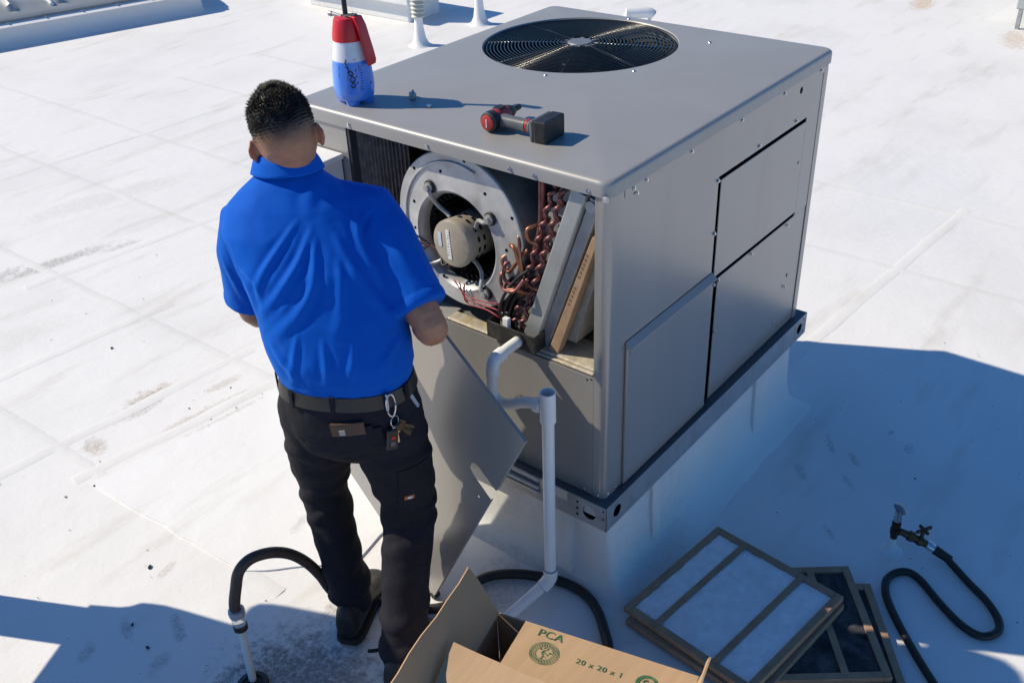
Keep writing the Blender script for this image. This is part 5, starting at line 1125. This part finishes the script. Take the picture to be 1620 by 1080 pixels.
def keypart(name, a, b, ang, L, wd, th, m, h=.010):
    c = kp(a, b, h); d_ = (kr*math.sin(ang)-V((0, 0, 1))*math.cos(ang)).normalized(); s_ = d_.cross(kn_).normalized(); n2 = s_.cross(d_)
    m4 = Matrix(((s_.x, d_.x, n2.x, c.x), (s_.y, d_.y, n2.y, c.y), (s_.z, d_.z, n2.z, c.z), (0, 0, 0, 1)))
    bm = BM(); box(bm, (-wd/2, 0, -th/2), (wd/2, L, th/2), m4); return obj(name, bm, m, keys, bevel=min(wd, th)*.35), m4
def keyblade(a, b, ang, m, h):
    o, m4 = keypart('key', a, b, ang, .020, .021, .0022, m, h); bm = BM(); box(bm, (-.0035, .0205, -.0009), (.0035, .050, .0009), m4)
    for k in range(4): box(bm, (.0036, .024+.006*k, -.0009), (.0052, .027+.006*k, .0009), m4)
    obj('blade', bm, m, o)
keyblade(.012, -.070, .95, 'brass', .012); keyblade(.010, -.074, .62, 'brass', .016); keyblade(.004, -.078, .05, 'chrome', .013)
o, m4 = keypart('car_key', -.006, -.082, -.12, .060, .030, .012, 'drill_black', .014)
bm = BM(); box(bm, (-.005, .018, .0062), (.005, .026, .0075), m4); obj('red_button', bm, 'red', o)
bm = BM(); box(bm, (-.006, .034, .0062), (.006, .046, .0072), m4); obj('button', bm, 'drill_grey', o)
keypart('leather_fob', .016, -.074, .55, .05, .016, .004, 'belt', .006)

# ---- boots
def boot(ank, d_, name='boot', pitch=0.):
    d_ = V((d_[0], d_[1], 0)).normalized(); s_ = V((-d_.y, d_.x, 0)); o = V((ank.x, ank.y, 0))
    secs = [(-.078, .026, .028, .10), (-.072, .034, .022, .128), (-.05, .040, .022, .150), (-.01, .043, .022, .155), (.03, .043, .022, .135), (.065, .044, .022, .098), (.105, .049, .022, .074), (.15, .050, .022, .062), (.185, .043, .022, .052), (.205, .028, .024, .042), (.212, .012, .027, .034)]
    R = []
    for x, hw, z0, z1 in secs:
        c = o+d_*x; r_ = []
        for k in range(20):
            t = 2*PI*k/20; cx_, sz_ = math.cos(t), math.sin(t); wv = hw*math.copysign(abs(cx_)**.75, cx_)*(1-.28*max(0, sz_)); r_.append(c+s_*wv+V((0, 0, (z0+z1)/2+(z1-z0)/2*math.copysign(abs(sz_)**.75, sz_)+.0015*noise.noise(V((x*40, t*2, ank.y*9))))))
        R.append(r_)
    bm = BM(); loft(bm, R); b = obj(name, bm, 'shoe', man, smooth=60)
    bm = BM(); n = len(secs); pts = [(x, hw+.004) for x, hw, *_ in secs]; out = [(x, w_) for x, w_ in pts]+[(x, -w_) for x, w_ in reversed(pts)]; out[0] = (-.084, .022); out[-1] = (-.084, -.022)
    plate(bm, out, [], o+V((0, 0, .026)), d_, s_, (0, 0, 1), .021); obj('sole', bm, 'sole', b, bevel=.002)
    bm = BM()
    for k in range(5): c = o+d_*(.05+.014*k)+V((0, 0, .121-.011*k)); tube(bm, [c-s_*.022, c+V((0, 0, .006)), c+s_*.022], .0028, 6)
    obj('laces', bm, 'sole', b, smooth=180)
boot(LA, (.89, .46)); boot(RA, (.93, .36))
bm = BM(); tube(bm, spline([RA+V((-.030, .040, .045)), RA+V((-.048, .058, .040)), RA+V((-.060, .078, .034))], 4), .006, 6); obj('trailing_lace', bm, 'trouser', man, smooth=180)

# ================================================================== BEHIND THE UNIT
# skylight curb with ribbed metal cover (upper left)
A0, A1 = V((4.17, 7.70, 0)), V((-3.2, 9.86, 0)); da = (A1-A0).normalized(); na = V((-da.y, da.x, 0)); na = na if na.y > 0 else -na
t = thing('smoke_hatch', 'long white roof curb with a ribbed metal cover at the upper left', 'roof hatch', tuple(A0))
def hp_(x, y, z): return A0+da*x+na*y+V((0, 0, z))
L_ = 7.2
bm = BM(); loft(bm, [[hp_(x, y, z) for y, z in ((-.10, -.01), (-.045, .03), (-.02, .09), (-.012, .17), (2.2, .17), (2.2, -.01))] for x in np.linspace(-.03, L_, 40)]); cb = obj('curb', bm, 'curb', t, smooth=40)
bm = BM(); loft(bm, [[hp_(x, y, z) for y, z in ((-.045, .165), (-.05, .172), (.034, .195), (.034, .18))] for x in np.linspace(-.05, L_, 30)]); obj('flashing', bm, 'white', t)
bm = BM(); rows = []
n = 150
for j, (y, z) in enumerate(((.035, .195), (.03, .225), (.06, .245), (.16, .255), (.2, .285), (.5, .33), (2.0, .43), (2.2, .215))):
    row = []
    for i in range(n+1):
        x = -.06+(L_+.06)*i/n; rib = max(0, math.cos(x*2*PI/.42))**6*.035 if 3 < j < 7 else 0; row.append(hp_(x, y, z+rib))
    rows.append(row)
loft(bm, rows, cap=False, closed=False); obj('ribbed_cover', bm, mat('cover_grey', (.42, .43, .41), .42, .4, var=.08), t, smooth=40, solid=.004)
for k in range(13):
    bm = BM(); x = .25+.55*k; lathe(bm, [(.0, 0), (.030, .001), (.016, .03), (.008, .05)][1:], hp_(x, .30, .30), (0, -.1, 1), 12); tube(bm, [hp_(x, .27, .315), hp_(x-.02, .15, .27)], .02, 8, True); obj('rib_end', bm, 'white', t, smooth=50)
bm = BM()
for k in range(22): lathe(bm, [(.011, 0), (.008, .006)], hp_(.12+.33*k, -.001, .196), (0, 0, 1), 8)
obj('rivets', bm, 'galv_dull', t, kind='stuff')
# white vent pipes with flared boots
def vent(label, x, y, r, h, louvre=False):
    t = thing('vent_pipe', label, 'vent pipe', (x, y, 0)); bm = BM(); lathe(bm, [(r*3.2, -.004), (r*2.3, .012), (r*1.6, .06), (r*1.15, .16), (r, .26), (r, h)], (x, y, 0), (0, 0, 1), 28); obj('pipe', bm, 'white', t, smooth=60)
    if louvre:
        for k in range(5): bm = BM(); lathe(bm, [(r*1.2, 0), (r*1.75, .002), (r*1.75, .012), (r*1.25, .03)], (x, y, h-.1+.035*k), (0, 0, 1), 28); obj('louvre_ring', bm, mat('louvre_cream', (.55, .54, .47), .5) if k == 0 and 'louvre_cream' not in bpy.data.materials else bpy.data.materials['louvre_cream'], t, smooth=40)
        bm = BM(); lathe(bm, [(r*1.2, h-.08), (r*1.2, h+.1)], (x, y, 0), (0, 0, 1), 20); obj('core', bm, 'hole', t)
    return t
vent('white vent pipe with a slotted louvre head, nearest the red sprayer', 4.43, 4.90, .034, .34, True)
vent('plain white vent pipe with a flared base, right of the louvred one', 5.24, 4.90, .036, .62)
t = thing('gooseneck_vent', 'small white pipe elbow with a dark open mouth behind the unit\'s back edge', 'vent', (5.95, 3.53, 0))
gx = V((.61, -.79, 0)).normalized(); g0_ = V((5.90, 3.62, .115))
bm = BM(); lathe(bm, [(.12, -.004), (.08, .015), (.05, .04), (.045, .115)], (5.86, 3.67, 0), (0, 0, 1), 24); tube(bm, [g0_-gx*.09, g0_-gx*.06, g0_+gx*.10, g0_+gx*.125+V((0, 0, -.008)), g0_+gx*.15+V((0, 0, -.025))], .047, 20); lathe(bm, [(.016, -.004), (.014, .08)], g0_+gx*.12-V((0, 0, .115)), (0, 0, 1), 10); obj('bend', bm, 'white', t, smooth=60)
ed = (gx*.75+V((0, 0, -.66))).normalized(); bm = BM(); lathe(bm, [(.041, 0), (.041, .0015)], g0_+gx*.15+V((0, 0, -.025))+ed*.001, ed, 20); obj('mouth', bm, 'hole', t)
# white equipment behind
t = thing('white_curb_unit', 'white boxed roof unit on a white curb at the top edge, behind the red sprayer', 'roof unit', (5.1, 5.8, 0))
bm = BM(); box(bm, (4.93, 5.5, -.01), (5.36, 6.9, .17)); obj('curb', bm, 'curb', t, bevel=.02)
bm = BM(); box(bm, (4.86, 5.44, .172), (5.46, 7.0, .24)); obj('cap', bm, 'white', t, bevel=.01)
bm = BM(); box(bm, (4.95, 5.52, .2405), (5.38, 6.9, .55)); obj('hood', bm, 'white', t, bevel=.015)
t = thing('grey_equipment_box', 'pale grey equipment box on thin legs at the upper right corner', 'equipment box', (7.6, .7, 0))
bm = BM(); box(bm, (7.42, -.35, .16), (8.3, .84, .95)); obj('cabinet', bm, mat('pale_cabinet', (.42, .45, .44), .5, .1), t, bevel=.01)
for x, y in ((7.44, .80), (7.44, -.33), (8.26, .80), (8.26, -.33)): bm = BM(); box(bm, (x-.016, y-.016, -.005), (x+.016, y+.016, .1598)); obj('leg', bm, 'galv_dull', t)

# ================================================================== unseen caster added to throw the long shadow at the lower left
dS = V((SUNXY.x, SUNXY.y, 0)); nS = V((-dS.y, dS.x, 0)); nS = nS if nS.x > 0 else -nS
def cs(s, t_, z): return nS*s+dS*t_+V((0, 0, z))
def csbox(s0, s1, t0, t1, z0, z1, name, m, parent):
    bm = BM(); loft(bm, [[cs(s0, t0, z), cs(s1, t0, z), cs(s1, t1, z), cs(s0, t1, z)] for z in (z0, z1)]); return obj(name, bm, m, parent, bevel=.004)
t = thing('shadow_caster', 'unseen grey sheet on posts, added to cast the long shadow at lower left', 'shadow caster', tuple(cs(-.9, -2.42, 0)))
csbox(-.41, -.255, -2.44, -2.38, 0, .649, 'post', 'galv_dull', t); csbox(-2.2, -2.06, -2.44, -2.38, 0, .649, 'post', 'galv_dull', t)
edge = [(-2.3, .65), (-.243, .65), (-.236, .735), (-.226, .765), (-.206, .79), (-.203, .82), (-.212, .88), (-.235, 1.0), (-.25, 1.085), (-.20, 1.092), (-.165, 1.10), (-.145, 1.12), (-.139, 1.155), (-.143, 1.22), (-.158, 1.40), (-.17, 1.72), (-2.3, 1.72)]  # outline shaped from the steps of the shadow it throws
bm = BM(); plate(bm, edge, [], dS*-2.38, nS, (0, 0, 1), dS, .05); obj('sheet', bm, 'paint', t)
